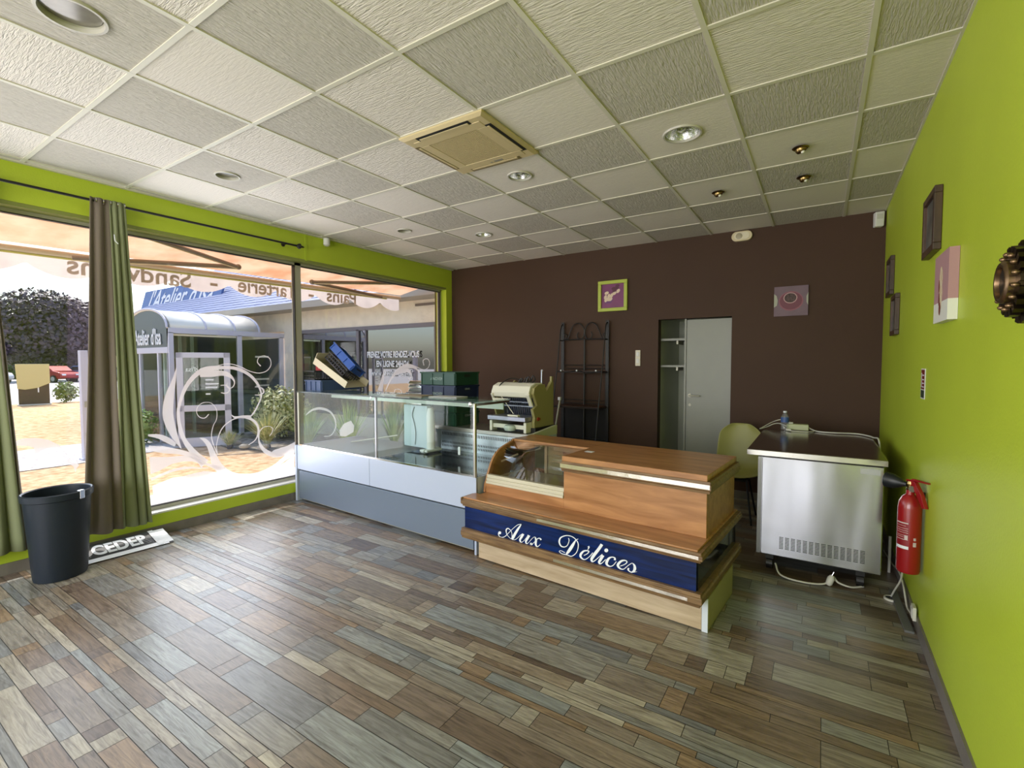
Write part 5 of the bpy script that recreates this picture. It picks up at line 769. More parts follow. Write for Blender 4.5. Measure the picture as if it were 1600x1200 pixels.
# white heater inside
t = thing('panel_heater', 'white panel heater on castors standing inside the display case', 'heater', cw(1.30, .56, .607), CR - .04)
HT = mat('warm_white_enamel', (216, 222, 222), .35)
obj('panel', MB().box(-.19, .16, -.03, .03, .035, .46), mat('pale_blue_enamel', (198, 214, 224), .35), t, .006)
b = MB(); b.loft([b.ring((.185, 0, .03), (0, 0, 1), .042, 18), b.ring((.185, 0, .36), (0, 0, 1), .042, 18), b.ring((.185, 0, .44), (0, 0, 1), .030, 18)])
obj('end_column', b, HT, t, smooth=True)
obj('caster_bar', MB().box(.13, .24, -.10, .10, .012, .035), HT, t, .006)
for y in (-.09, .09): obj('caster', MB().cyl((.16, y, .021), (.20, y, .021), .02, 14), HT, t, smooth=True)
obj('power_cord', MB().tube(bez([(-.02, -.034, .44), (-.05, -.036, .36), (-.02, -.036, .28), (.0, -.036, .18), (-.01, -.036, .06)], 6), .003), mat('grey_cord', (120, 126, 126), .5), t, smooth=True)
# loose strut inside the left half
t = thing('metal_strut', 'thin grey metal bar leaning inside the left half of the display case', 'bar', cw(.72, .5, .612), CR)
obj('bar', MB().tube([(-.38, -.05, .0), (.28, .05, .12)], .008), ALU, t, smooth=True)
obj('tab', MB().box(-.04, -.03, -.012, .0, .012, .06), ALU, t)

# ================================================================ BREAD SLICER
SL = mat('slicer_olive_beige', (150, 142, 92), .45, bump=.05); SLW = mat('slicer_white', (226, 222, 206), .35)
t = thing('bread_slicer', 'beige and white bread slicer on the steel worktop', 'bread slicer', cw(0, 0, .836), CR)
def zz(P): return [(v, z - .836) for v, z in P]
side = zz([(.93, .88), (1.27, .88), (1.27, 1.30), (1.24, 1.31), (1.14, 1.215), (1.11, 1.285), (1.0, 1.285), (.93, 1.255), (.915, 1.20), (.975, 1.09), (.905, 1.055), (.935, .98), (.925, .93)])
sd = obj('side_panel', MB().prism(side, 2.435, 2.465, 'x'), SL, t, .003)
obj('side_panel', MB().prism(side, 2.00, 2.02, 'x'), SL, t, .003)
hood = zz([(.90, 1.20), (.935, 1.262), (1.0, 1.29), (1.08, 1.29), (1.08, 1.27), (1.0, 1.268), (.95, 1.245), (.915, 1.19), (.925, 1.175), (.905, 1.17)])
obj('hood', MB().prism(zz([(.895, 1.165), (.885, 1.21), (.915, 1.27), (.99, 1.297), (1.12, 1.297), (1.12, 1.18), (.95, 1.155)]), 1.985, 2.43, 'x'), SLW, t, .006)
obj('hood_edge', MB().prism(zz([(.888, 1.20), (.955, 1.085), (.938, 1.078), (.872, 1.19)]), 2.40, 2.44, 'x'), SLW, t, .003)
obj('hood_edge', MB().prism(zz([(.888, 1.20), (.955, 1.085), (.938, 1.078), (.872, 1.19)]), 1.985, 2.01, 'x'), SLW, t, .003)
BL = mat('slicer_blade_grey', (120, 124, 138), .3, .7)
for k in range(16):
    u = 2.03 + k * .025; obj('blade', MB().prism(zz([(1.0, 1.16), (1.012, 1.16), (1.055, .985), (1.04, .985)]), u, u + .004, 'x'), BL, t)
obj('blade_bed', MB().prism(zz([(1.04, 1.17), (1.20, 1.17), (1.20, .96), (1.06, .96)]), 2.022, 2.433, 'x'), mat('slicer_dark', (66, 68, 84), .4, .4), t)
obj('feed_bar', MB().box(2.02, 2.433, .965, 1.00, 1.07 - .836, 1.082 - .836).box(2.02, 2.433, .955, .99, 1.11 - .836, 1.12 - .836), BL, t)
obj('outlet_tray', MB().box(1.99, 2.43, .82, 1.05, .945 - .836, .985 - .836), mat('lilac_steel', (168, 168, 186), .3, .6), t, .004)
obj('lower_frame', MB().box(2.0, 2.03, .84, 1.25, .001, .10).box(2.40, 2.43, .84, 1.25, .001, .10).box(2.02, 2.41, .86, .90, .03, .07), SLW, t, .004)
obj('crumb_bowl', MB().lathe((2.24, .85, .012), [(.02, 0), (.05, .005), (.062, .03), (.05, .052), (.02, .06)], 20), mat('mint_white', (205, 218, 210), .3), t, smooth=True)
obj('foot_plate', MB().box(2.02, 2.48, .92, 1.28, .001, .044), BLACK, t)
obj('switch', MB().cyl((2.466, .985, .125), (2.474, .985, .125), .018, 16).cyl((2.466, 1.005, .125), (2.476, 1.005, .125), .012, 14), mat('switch_orange', (150, 52, 22), .4), t, smooth=True)
obj('loaf_pusher', MB().tube([(2.10, .90, .33), (2.28, .85, .175)], .004).box(2.22, 2.34, .835, .87, .152, .166), SLW, t)
obj('rear_guide', MB().box(2.44, 2.46, 1.24, 1.27, .45, .52), SL, t)
obj('cable_loop', MB().tube(bez([(2.06, .93, .36), (2.07, .92, .44), (2.13, 1.0, .50), (2.20, 1.05, .492), (2.24, 1.05, .465)], 8), .006), BLACK, t, smooth=True)
for k, (u, v) in enumerate(((2.22, 1.02), (2.26, 1.05), (2.30, 1.03), (2.34, 1.05))):
    obj('cable_knot', MB().tube(bez([(u, v, .463), (u + .02, v + .01, .50 + .01 * k), (u + .05, v, .49), (u + .03, v - .02, .465)], 6), .007), BLACK, t, smooth=True)
for u, lab in ((2.10, 'dark wooden peel'),):
    pass
t = thing('leaning_rod', 'pale metal rod leaning between the bread slicer and black rack', 'rod', (-2.72, YB - .32, 0), 0)
obj('rod', MB().tube([(-.165, -.30, .02), (-.31, .0, 1.385)], .011), CHROME, t, smooth=True)
obj('rod_cap', MB().sphere((-.31, .0, 1.39), .015), LETTER, t, smooth=True)
t = thing('leaning_rod', 'short grey rod with white cap leaning on the rack shelf', 'rod', (-2.82, YB - .36, 0), 0)
obj('rod', MB().tube([(-.06, -.09, .02), (.07, .0, 1.02)], .012), ALU, t, smooth=True)
obj('rod_cap', MB().box(.05, .085, -.02, .02, 1.02, 1.06), LETTER, t, .004)

# ================================================================ BLACK SCROLL RACK
t = thing('bakers_rack', 'black wrought iron rack with scrolled top by the brown wall', 'shelf rack', (0, 0, 0))
xa, xb, yb_ = -2.865, -2.245, YB - .055; IR = .0085
def bar(nm, pts, r=IR): return obj(nm, MB().tube(pts, r), BLACK, t, smooth=True)
for x in (xa, xb):
    obj('rear_post', MB().box(x - .021, x + .021, yb_ - .006, yb_ + .006, 0, 2.02), BLACK, t)
    bar('front_post', bez([(x, yb_ - .40, .0), (x, yb_ - .36, .5), (x, yb_ - .27, .95), (x, yb_ - .17, 1.38), (x, yb_ - .09, 1.78), (x, yb_ - .05, 1.95), (x, yb_, 2.0)], 6), .008)
    bar('side_tie', [(x, yb_, 1.78), (x, yb_ - .09, 1.78)], .007)
    bar('side_tie', [(x, yb_, 1.37), (x, yb_ - .17, 1.37)], .006)
    bar('side_tie', [(x, yb_, .93), (x, yb_ - .27, .93)], .006)
    bar('side_tie', [(x, yb_, .48), (x, yb_ - .35, .48)], .006)
bar('cross_bar', [(xa, yb_, 1.79), (xb, yb_, 1.79)])
for z in (1.46, 1.415, 1.01, .965, .52): bar('cross_bar', [(xa, yb_, z), (xb, yb_, z)], .005)
bar('centre_bar', [((xa + xb) / 2, yb_, .05), ((xa + xb) / 2, yb_, 1.79)], .013)
obj('back_board', MB().box(xa + .02, xb - .02, yb_ + .007, yb_ + .012, .49, .93), mat('black_back_board', (16, 12, 12), .7), t)
cx_ = (xa + xb) / 2
for s in (-1, 1):
    P = [(s * .292, 1.83), (s * .262, 1.85), (s * .245, 1.83), (s * .258, 1.808), (s * .285, 1.80)]
    pts = [(cx_ + s * .295, 1.845), (cx_ + s * .275, 1.865), (cx_ + s * .255, 1.84), (cx_ + s * .27, 1.80), (cx_ + s * .235, 1.81), (cx_ + s * .20, 1.90), (cx_ + s * .155, 1.975), (cx_ + s * .085, 2.0), (cx_ + s * .025, 1.955), (cx_ + s * .004, 1.88), (cx_ + s * .025, 1.81), (cx_ + s * .075, 1.795), (cx_ + s * .105, 1.84), (cx_ + s * .09, 1.885)]
    bar('scroll', bez([(p[0], yb_, p[1]) for p in pts], 6), .008)
for z, d_ in ((1.375, .17), (.935, .27), (.485, .35)):
    bar('shelf_rim', [(xa, yb_ - d_, z), (xb, yb_ - d_, z)], .007)
    obj('shelf_board', MB().box(xa + .008, xb - .008, yb_ - d_ + .006, yb_ - .01, z - .012, z + .012), WOODB, t)
bar('wire_swag', bez([(xa, yb_ - .165, 1.385), (xa + .15, yb_ - .172, 1.37), (xa + .3, yb_ - .172, 1.395), (xa + .42, yb_ - .172, 1.36), (xb, yb_ - .17, 1.385)], 6), .006)
for x in (-2.80, -2.58, -2.32): obj('peg', MB().sphere((x, yb_ - .178, 1.392), .012, seg=10), LETTER, t, smooth=True)

# ================================================================ WOODEN COUNTER
KA = (-2.159, 2.874); KR = math.radians(-4.544)
ku, kv = Vector((math.cos(KR), math.sin(KR), 0)), Vector((-math.sin(KR), math.cos(KR), 0))
def kw(u, v, z): return Vector((KA[0], KA[1], 0)) + ku * u + kv * v + Vector((0, 0, z))
t = thing('pastry_counter', 'wooden pastry counter with blue lettered panel and curved glass', 'counter', (KA[0], KA[1], 0), KR)
def mould_profile(v0, z0, z1, d):  # stepped moulding section, protrudes to v0-d
    h = z1 - z0
    return [(v0, z0), (v0 - d * .7, z0), (v0 - d * .75, z0 + h * .22), (v0 - d, z0 + h * .30), (v0 - d, z0 + h * .72), (v0 - d * .8, z0 + h * .80), (v0 - d * .8, z0 + h), (v0, z0 + h)]
def moulding(nm, u0, u1, v0, z0, z1, d, vb):
    # runs along the front then returns down the right-hand side with a mitre
    b = MB(); pr = mould_profile(0, z0, z1, d)
    L = [b.bm.verts.new((u0, v0 + a, z)) for a, z in pr]; M_ = [b.bm.verts.new((u1 - a, v0 + a, z)) for a, z in pr]; R_ = [b.bm.verts.new((u1 - a, vb, z)) for a, z in pr]
    return obj(nm, b.loft([L, M_, R_]), WOODM, t, .0015)
kk = obj('kick_board', MB().box(.0, 1.64, .0, .02, .008, .19), WOODL, t, .002)
kk = obj('kick_side', MB().box(1.655, 1.672, .012, .57, .004, .19), mat('sage_side_panel', (170, 162, 138), .45), t)
obj('kick_body', MB().box(.01, 1.65, .022, .565, .004, .188), mat('kick_body_brown', (110, 96, 80), .6), t)
obj('corner_strip', MB().box(1.642, 1.674, -.002, .010, .002, .19), mat('white_edging', (214, 220, 232), .35), t)
moulding('lower_moulding', -.07, 1.63, -.08, .182, .258, .045, .80)
obj('blue_panel', MB().box(-.085 + .03, 1.635, -.092, -.075, .256, .426), BLUEP, t)
obj('side_panel_dark', MB().box(1.630, 1.640, -.074, .78, .256, .426), mat('black_gloss_panel', (10, 14, 14), .08, spec=.7), t)
obj('counter_body', MB().box(-.05, 1.628, -.073, .02, .19, .43).box(.01, 1.628, .02, .78, .19, .43), mat('body_brown', (80, 58, 40), .6), t)
moulding('middle_moulding', -.06, 1.63, -.08, .424, .480, .045, .80)
obj('ledge_board', MB().prism([(-.06, -.105), (1.645, -.105), (1.645, .80), (-.01, .80), (-.01, .03), (-.06, .03)], .478, .490, 'z'), WOODC, t, .003)
obj('ledge_left_trim', MB().box(-.075, -.061, -.12, .02, .44, .488), WOODM, t, .004)
# trims: shiny metallic strips along mouldings
STRIP = mat('gold_foil_strip', (0.84, 0.78, 0.66), .18, 1.0, bump=.25, bscale=10)
obj('metal_strip', MB().box(.62, 1.655, -.1275, -.1255, .448, .466), STRIP, t)
obj('metal_strip', MB().box(.75, 1.60, -.1275, -.1255, .210, .228), STRIP, t)
# lettering on the blue panel
obj('lettering_aux', strokes(WORD_AUX, lambda u, z: (u, -.0945, z)), LETTER, t)
obj('lettering_delices', strokes(WORD_DEL, lambda u, z: (u, -.0945, z)), LETTER, t)
# right-hand solid cupboard
obj('cupboard', MB().box(.690, 1.632, .10, .755, .490, .755), WOODC, t, .002)
moulding('upper_moulding', .685, 1.632, .10, .752, .822, .030, .775)
obj('metal_strip', MB().box(.68, 1.655, .0675, .0695, .780, .806), STRIP, t)
obj('counter_top', MB().box(.690, 1.640, .075, .770, .822, .858), WOODC, t, .003)
obj('paper_label', MB().box(.74, .80, .30, .345, .8585, .8595), LETTER, t)
0 and obj('scuff_patch', MB().box(1.29, 1.42, .0985, .0998, .60, .665), mat('scuffed_wood', (184, 152, 112), .6, var=.1, vscale=30), t)
# glass pastry section, left
def curve_pts():
    P = [(.112, .553), (.125, .575), (.155, .65), (.21, .742), (.292, .801), (.40, .833), (.46, .846)]
    return [(p.x, p.y) for p in bez([(a, b_, 0) for a, b_ in P], 4)]
CP = curve_pts()
obj('glass_base_board', MB().box(-.02, .690, .10, .14, .490, .560), WOODC, t, .001)
ALW = mat('cream_aluminium', (214, 206, 184), .35, .3)
bb = MB().box(-.005, .688, .092, .125, .560, .578).box(-.005, .688, .098, .13, .578, .602).box(-.005, .688, .106, .14, .602, .628)
obj('glass_rail', bb, ALW, t, .002)
side = [(.09, .49)] + [(a - .012, z) for a, z in CP] + [(.46, .858), (.77, .858), (.77, .49)]
inner = [(.13, .56)] + [(a + .028, z - .012) for a, z in CP[3:]] + [(.46, .83), (.60, .83), (.60, .56)]
obj('curved_side_board', MB().prism(side, -.030, -.012, 'x'), WOODC, t, .001)
obj('smoked_side_lining', MB().prism([(.13, .575)] + [(a + .02, z - .008) for a, z in CP[3:]] + [(.58, .838), (.58, .575)], -.0115, -.006, 'x'), mat('side_lining_brown', (92, 62, 34), .25), t)
gl = MB(); A = [gl.bm.verts.new((-.004, a, z)) for a, z in CP[4:]]; B = [gl.bm.verts.new((.688, a, z)) for a, z in CP[4:]]
for i in range(len(A) - 1): gl.bm.faces.new((A[i], A[i + 1], B[i + 1], B[i]))
g_ = obj('curved_glass', gl, PANE_S, t, smooth=True); s = g_.modifiers.new('thick', 'SOLIDIFY'); s.thickness = .005
obj('top_board', MB().box(-.012, .690, .46, .770, .836, .858), WOODC, t, .003)
obj('tray_floor', MB().box(-.004, .688, .14, .60, .565, .575), mat('warm_grey_tray', (168, 160, 138), .3), t)
obj('rear_frame', MB().box(-.004, .688, .60, .615, .80, .836).box(.20, .225, .60, .615, .575, .80).box(.30, .56, .585, .60, .775, .81), ALW, t, .002)
obj('rear_sliding_panel', MB().box(.23, .37, .612, .618, .575, .80), mat('sage_sliding_panel', (158, 160, 130), .5), t)
obj('tray_edging', MB().box(-.004, .010, .15, .60, .576, .590), ALW, t)
obj('side_bracket', MB().tube([(-.003, .28, .70), (.06, .42, .745)], .008).tube([(-.003, .36, .79), (.20, .58, .80)], .004), ALW, t)
obj('rear_back_board', MB().box(.0, .69, .755, .77, .49, .565), WOODC, t)

# ================================================================ STAINLESS UNDERCOUNTER FRIDGE
t = thing('stainless_fridge', 'large stainless steel fridge cabinet with vent slots', 'fridge', (0, 3.80, 0))
obj('body', MB().box(-.357, .356, .012, 1.18, .125, .825), STEEL, t, .004)
obj('front_sheet', MB().box(-.333, .353, .0, .012, .128, .822), mat('dented_steel', (0.56, 0.57, 0.60), .17, 1.0, bump=1.0, bscale=2.3, bdet=0, stretch=(2.4, 1, .4), var=.12, vscale=1.5), t, .003)
obj('corner_strip', MB().box(-.360, -.338, -.002, .02, .128, .822), mat('dark_steel', (0.25, .25, .24), .35, 1.0), t)
b = MB(); b.box(-.432, .372, -.018, 1.20, .832, .872)
obj('worktop', b, mat('worktop_steel', (0.34, 0.32, 0.28), .16, 1.0, var=.08, vscale=1.5), t, .006)
obj('front_lip', MB().box(-.430, .370, -.0205, -.0185, .834, .868), mat('lip_steel', (.68, .66, .62), .2, 1.0), t)
sl = MB()
for k in range(14):
    x = -.218 + k * .0355
    for j in range(9): sl.box(x, x + .025, -.0016, -.0006, .262 - j * .0098 + .0 , .266 - j * .0098)
obj('vent_slots', sl, BLACK, t)['kind'] = 'stuff'
obj('plate_label', MB().box(.232, .335, -.0016, -.0004, .770, .805).box(.240, .328, -.0022, -.0017, .778, .79), mat('label_grey', (190, 192, 190), .5), t)
for x in (-.28, .25): obj('caster', MB().cyl((x - .02, .08, .045), (x + .02, .08, .045), .044, 18).box(x - .025, x + .025, .05, .12, .08, .127), BLACK, t)
for x in (-.28, .25): obj('caster', MB().cyl((x - .02, 1.1, .045), (x + .02, 1.1, .045), .044, 18).box(x - .025, x + .025, 1.07, 1.13, .08, .127), BLACK, t)
obj('underframe', MB().box(-.33, .33, .06, 1.15, .105, .126), BLACK, t)
# cables under the fridge
CABLE = mat('white_cable', (216, 214, 204), .45)
o = obj('power_cable', MB().tube(bez([(-.24, 3.83, .06), (-.20, 3.74, .02), (-.08, 3.72, .010), (.05, 3.76, .012), (.10, 3.82, .05), (.13, 3.79, .03), (.20, 3.80, .012), (.27, 3.86, .010)], 8), .006), CABLE, smooth=True); tag(o, 'white power cable trailing under the steel fridge', 'cable')
t = thing('plug', 'white plug joint hanging beneath the steel fridge', 'plug', (.075, 3.775, .001))
obj('plug_body', MB().lathe((0, 0, 0.003), [(.012, 0), (.02, .01), (.022, .05), (.012, .07)], 14, ax=(.3, .2, .9)), CABLE, t, smooth=True)
obj('plug_pin', MB().cyl((.02, .012, .068), (.03, .018, .092), .004), CHROME, t)
# bottle
t = thing('water_bottle', 'clear plastic water bottle with blue label on the steel fridge', 'bottle', (-.265, 5.03, .874))
PET = pane_mat('clear_plastic', (.86, .90, .92), 1.0, .10)
obj('bottle_body', MB().lathe((0, 0, 0), [(.028, 0), (.033, .006), (.033, .05), (.030, .055), (.033, .06), (.033, .11), (.030, .125), (.014, .15), (.013, .158)], 22), PET, t, smooth=True)
obj('label', MB().lathe((0, 0, .07), [(.0336, 0), (.0336, .045)], 22, cap=False), mat('blue_label', (64, 92, 150), .4), t, smooth=True)
obj('cap', MB().cyl((0, 0, .157), (0, 0, .172), .015, 18), LETTER, t, smooth=True)
# power strip with cables
t = thing('power_strip', 'beige power supply block lying on the steel fridge', 'power block', (-.165, 5.06, .874), .05)
obj('block', MB().box(-.085, .085, -.035, .035, .001, .055), mat('beige_block', (196, 200, 160), .45), t, .006)
obj('plug_head', MB().box(-.09, -.05, -.12, -.09, .002, .022), CABLE, t, .004)
obj('adapter', MB().box(-.075, -.035, -.02, .02, .056, .070), CABLE, t, .004)
for k, P in enumerate(([(-.09, -.10, .01), (-.04, -.14, .006), (.08, -.13, .006), (.13, -.04, .006), (.10, .0, .02), (.085, .0, .03)], [(-.085, .0, .03), (-.14, .01, .05), (-.19, .0, .045), (-.24, -.03, .02), (-.29, -.10, .006)], [(-.06, .0, .07), (-.12, .05, .085), (-.20, .03, .06), (-.30, -.12, .006)])):
    obj('lead', MB().tube(bez(P, 8), .004), CABLE, t, smooth=True)
o = obj('power_cable', MB().tube(bez([(-.07, 5.10, .885), (.0, 4.99, .880), (.12, 4.96, .882), (.22, 4.99, .882), (.30, 4.97, .882), (.37, 4.82, .882), (.392, 4.60, .874), (.396, 4.54, .6), (.398, 4.54, .05)], 8), .006), CABLE, smooth=True); tag(o, 'white power cable running over the fridge top to its right edge', 'cable')

# ================================================================ OLIVE CHAIR
t = thing('shell_chair', 'olive green plastic shell chair between counter and fridge', 'chair', (-.66, 4.98, 0), PI)
SHELL = mat('olive_shell', (158, 156, 92), .4, spec=.4)
bm = bmesh.new(); nu, nv = 14, 20; V = []
for i in range(nv + 1):
    s = i / nv   # 0 = front edge of seat, 1 = top of back
    if s < .45: q = s / .45; y = .22 - .40 * q; z = .43 - .025 * math.sin(PI * q); hw = .21 + .012 * math.sin(PI * q)
    elif s < .6: q = (s - .45) / .15; a = q * PI / 2 * .88; y = -.18 - .075 * math.sin(a); z = .425 + .075 * (1 - math.cos(a)) + .02 * q; hw = .215
    else: q = (s - .6) / .4; y = -.255 - .075 * q; z = .515 + .365 * q; hw = .215 - .035 * q * q - .09 * max(0, (q - .72) / .28) ** 2
    row = []
    for j in range(nu + 1):
        a = -1 + 2 * j / nu; cup = .05 * abs(a) ** 2.4
        row.append(bm.verts.new((hw * a, y + (cup if s > .6 else cup * .5 * max(0, (s - .3) / .3)), z + (cup * .9 if s < .6 else 0))))
    V.append(row)
for i in range(nv):
    for j in range(nu): bm.faces.new((V[i][j], V[i][j + 1], V[i + 1][j + 1], V[i + 1][j]))
o = obj('seat_shell', bm, SHELL, t, smooth=True); s = o.modifiers.new('thick', 'SOLIDIFY'); s.thickness = .008; s.offset = -1; s = o.modifiers.new('sub', 'SUBSURF'); s.levels = 1; s.render_levels = 1
for sx in (-1, 1):
    for sy in (-1, 1): obj('leg', MB().tube([(sx * .10, sy * .08, .40), (sx * .16, sy * .18, .0)], .009), BLACK, t, smooth=True)
obj('under_frame', MB().box(-.11, .11, -.09, .09, .375, .398), BLACK, t)

# ================================================================ FIRE EXTINGUISHER
t = thing('fire_extinguisher', 'red fire extinguisher hanging on the green wall', 'fire extinguisher', (.425, 3.33, .345)); t.scale = (.80, .80, .95)
RED = mat('extinguisher_red', (150, 18, 26), .28, spec=.6, coat=.3)
obj('cylinder', MB().lathe((0, 0, 0), [(.03, .0), (.060, .004), (.066, .02), (.066, .375), (.060, .41), (.042, .44), (.024, .452), (.022, .478)], 28), RED, t, smooth=True)
obj('neck', MB().lathe((0, 0, .478), [(.024, 0), (.026, .006), (.02, .012), (.02, .028), (.026, .034), (.022, .05)], 18), BRASS, t, smooth=True)
obj('handle', MB().prism([(.02, .50), (-.05, .485), (-.13, .40), (-.155, .405), (-.115, .475), (-.05, .535), (.03, .535)], -.012, .012, 'x'), RED, t, .002).rotation_euler = (0, 0, math.radians(25))
obj('lever', MB().prism([(.03, .515), (-.03, .548), (-.18, .552), (-.18, .545), (-.03, .535), (.025, .50)], -.011, .011, 'x'), RED, t, .002).rotation_euler = (0, 0, math.radians(25))
obj('bracket', MB().box(.045, .076, -.015, .015, .44, .47), BLACK, t)
obj('pressure_tag', MB().lathe((.0, -.05, .49), [(.018, 0), (.018, .004)], 16, ax=(.2, -.6, .3)), mat('grey_tag', (120, 120, 110), .4), t)
obj('horn', MB().lathe((-.02, .01, .505), [(.012, 0), (.018, .02), (.032, .045), (.043, .08), (.045, .125), (.038, .13)], 18, ax=(-.9, .55, .06)), BLACKP, t, smooth=True)
def wrap(a0, a1, z0, z1, r, n=10):
    m_ = MB()
    for k in range(n):
        p, q = a0 + (a1 - a0) * k / n, a0 + (a1 - a0) * (k + 1) / n
        m_.poly([(r * math.cos(p), r * math.sin(p), z0), (r * math.cos(q), r * math.sin(q), z0), (r * math.cos(q), r * math.sin(q), z1), (r * math.cos(p), r * math.sin(p), z1)])
    return m_
A0, A1 = math.radians(190), math.radians(262)
lb = obj('label_panel', wrap(A0, A1, .145, .30, .0664), mat('label_red', (136, 26, 34), .4), t, smooth=True)
lt = mat('label_grey_white', (206, 190, 190), .5)
b = MB()
for z, h_ in ((.29, .007), (.277, .002), (.262, .002), (.25, .002), (.238, .002), (.222, .002), (.212, .002), (.198, .003)):
    w_ = wrap(A0 + .05, A1 - .06 - (.2 if h_ < .0025 and int(z * 1000) % 2 else 0), z, z + h_, .0667, 6)
    for f in w_.bm.faces: b.poly([v.co.copy() for v in f.verts])
obj('label_text_lines', b, lt, lb)
obj('label_band', wrap(A0, A1, .145, .162, .0668), LETTER, lb, smooth=True)
obj('label_mark', wrap(A1 - .35, A1 - .08, .20, .225, .0668, 3), lt, lb)
obj('seal_mark', wrap(math.radians(284), math.radians(296), .20, .215, .0668, 3), lt, lb)
obj('seal_mark', wrap(math.radians(282), math.radians(298), .165, .19, .0668, 3), lt, lb)
t = thing('smell_trap_disc', 'round black disc with white rim on the floor under the extinguisher', 'floor disc', (.407, 3.763, 0))
obj('rim', MB().lathe((0, 0, .001), [(.040, 0), (.040, .012), (.032, .013), (.032, 0.002)], 28), CABLE, t, smooth=True)
obj('disc', MB().cyl((0, 0, .002), (0, 0, .011), .0318, 28), mat('disc_navy', (28, 30, 40), .3), t)
o = obj('power_cable', MB().tube(bez([(.42, 3.46, .335), (.43, 3.6, .2), (.415, 3.72, .08), (.407, 3.78, .016)], 8), .005), CABLE, smooth=True); tag(o, 'grey cable dropping from the extinguisher to the round disc', 'cable')
o = obj('drain_pipe', MB().tube([(.44, 4.25, .001), (.44, 4.25, .26)], .009), CABLE, smooth=True); tag(o, 'short upright pale pipe between fridge and green wall', 'pipe')
t = thing('floor_socket', 'small white socket box on the green wall skirting', 'socket', (XR, 3.41, .088))
obj('box', MB().box(-.028, -.0115, -.035, .035, -.03, .045), CABLE, t, .003)
obj('cover', MB().box(-.032, -.0285, -.025, .025, -.02, .035), WHITE, t, .002)
o = obj('power_cable', MB().tube(bez([(.463, 3.44, .07), (.462, 3.60, .045), (.46, 3.75, .11), (.462, 3.95, .12), (.462, 4.3, .05), (.45, 4.7, .01)], 8), .005), CABLE, smooth=True); tag(o, 'white cable running back along the skirting from the socket box', 'cable')
o = obj('cable_duct', MB().box(-.02, .02, -.28, .28, .001, .014), mat('grey_duct', (110, 112, 110), .4)); o.location = (.435, 3.62, 0); o.rotation_euler = (0, 0, .03); tag(o, 'flat grey cable cover strip on the floor beside the green wall', 'cable cover')

# ================================================================ OUTSIDE
GZ = -.15
GRASS = mat('dry_lawn', (184, 146, 108), .95, spec=.05, c2=(226, 198, 162), vscale=9, bump=1.0, bscale=30)
GRAVEL = mat('white_gravel', (170, 162, 158), .9, c2=(232, 228, 224), vscale=14, bump=.8, bscale=40)
PAVE = mat('pale_concrete', (226, 222, 216), .8, var=.03)
ROAD = mat('pale_tarmac', (196, 192, 190), .9, var=.04, vscale=.6)
def ground(nm, pts, z, m):
    b = MB(); b.poly([(x, y, z) for x, y in pts]); return struct(nm, b, m)
ground('ground_lawn', [(-28.5, -40), (-4.95, -40), (-4.95, 60), (-28.5, 60)], GZ - .01, GRASS)
ground('ground_road', [(-140, -80), (-28.5, -80), (-28.5, 90), (-140, 90)], GZ - .02, ROAD)
ground('ground_path', [(-12.2, -8), (-10.0, -8), (-10.2, 2.0), (-10.2, 2.65), (-10.5, 4.3), (-12.8, 4.4), (-12.65, 2.4)], GZ + .0, GRAVEL)
ground('ground_terrace', [(-6.7, -12), (-4.95, -12), (-4.95, 6.8), (-6.2, 6.8), (-7.0, 4.2), (-6.95, 2.7)], GZ + .004, PAVE)
MULCH = mat('bark_and_stones', (92, 84, 72), .95, c2=(176, 166, 150), vscale=9, bump=1.0, bscale=24)
ground('ground_bed', [(-11.0, 4.9), (-9.6, 4.75), (-8.2, 5.1), (-7.2, 5.2), (-6.4, 6.8), (-11.0, 6.8)], GZ + .012, MULCH)
ground('ground_verge', [(-28.5, 3.0), (-27.2, 3.0), (-27.6, 40), (-28.5, 40)], GZ - .004, PAVE)

# ---- neighbouring salon: facade, roof, glazed entrance
FY = 6.81
STUC = mat('rough_stucco', (236, 228, 214), .95, var=.06, vscale=6, bump=1.0, bscale=30)
SLATE = mat('blue_slates', (74, 98, 156), .45, var=.1, vscale=12)
t = thing('neighbouring_salon', 'neighbouring salon building with blue slate roof and stucco wall', 'building', (0, 0, 0))
b = MB(); b.box(-19.5, -19.2, FY, FY + 6, GZ, 2.9).box(-19.5, -10.95, FY, FY + .3, 2.26, 2.9).box(-6.05, -5.0, FY, FY + .3, GZ, 2.9).box(-10.95, -6.05, FY, FY + .3, 2.26, 2.9).box(-10.95, -6.05, FY, FY + .3, GZ, .35).box(-19.5, -12.95, FY, FY + .3, GZ, 2.26).box(-11.0, -10.36, FY, FY + .3, GZ, 2.26)
obj('wall', b, STUC, t)
rf = MB(); rf.prism([(FY - .55, 2.80), (FY + 4.5, 6.4), (FY + 4.5, 6.3), (FY - .45, 2.70)], -19.9, -4.99, 'x')
ro = obj('roof', rf, SLATE, t)
b = MB()
dy, dz = 4.95, 3.6; Ls = math.hypot(dy, dz); ny, nz_ = -dz / Ls, dy / Ls
rr = random.Random(3); k = 0
while k * .15 < 3.2:
    a = k * .15 / Ls; y = FY - .55 + dy * a; z = 2.80 + dz * a
    y2 = y + dy * .16 / Ls; z2 = z + dz * .16 / Ls
    x = -19.8 + (.11 if k % 2 else 0)
    if 1:
        while x < -5.1:
            lift = .010 + rr.random() * .006
            b.poly([(x + .004, y + ny * lift, z + nz_ * lift), (x + .216, y + ny * lift, z + nz_ * lift), (x + .216, y2 + ny * .004, z2 + nz_ * .004), (x + .004, y2 + ny * .004, z2 + nz_ * .004)])
            b.poly([(x + .004, y + ny * lift, z + nz_ * lift), (x + .216, y + ny * lift, z + nz_ * lift), (x + .216, y, z), (x + .004, y, z)])
            x += .22
    k += 1
obj('slates', b, SLATE, ro)
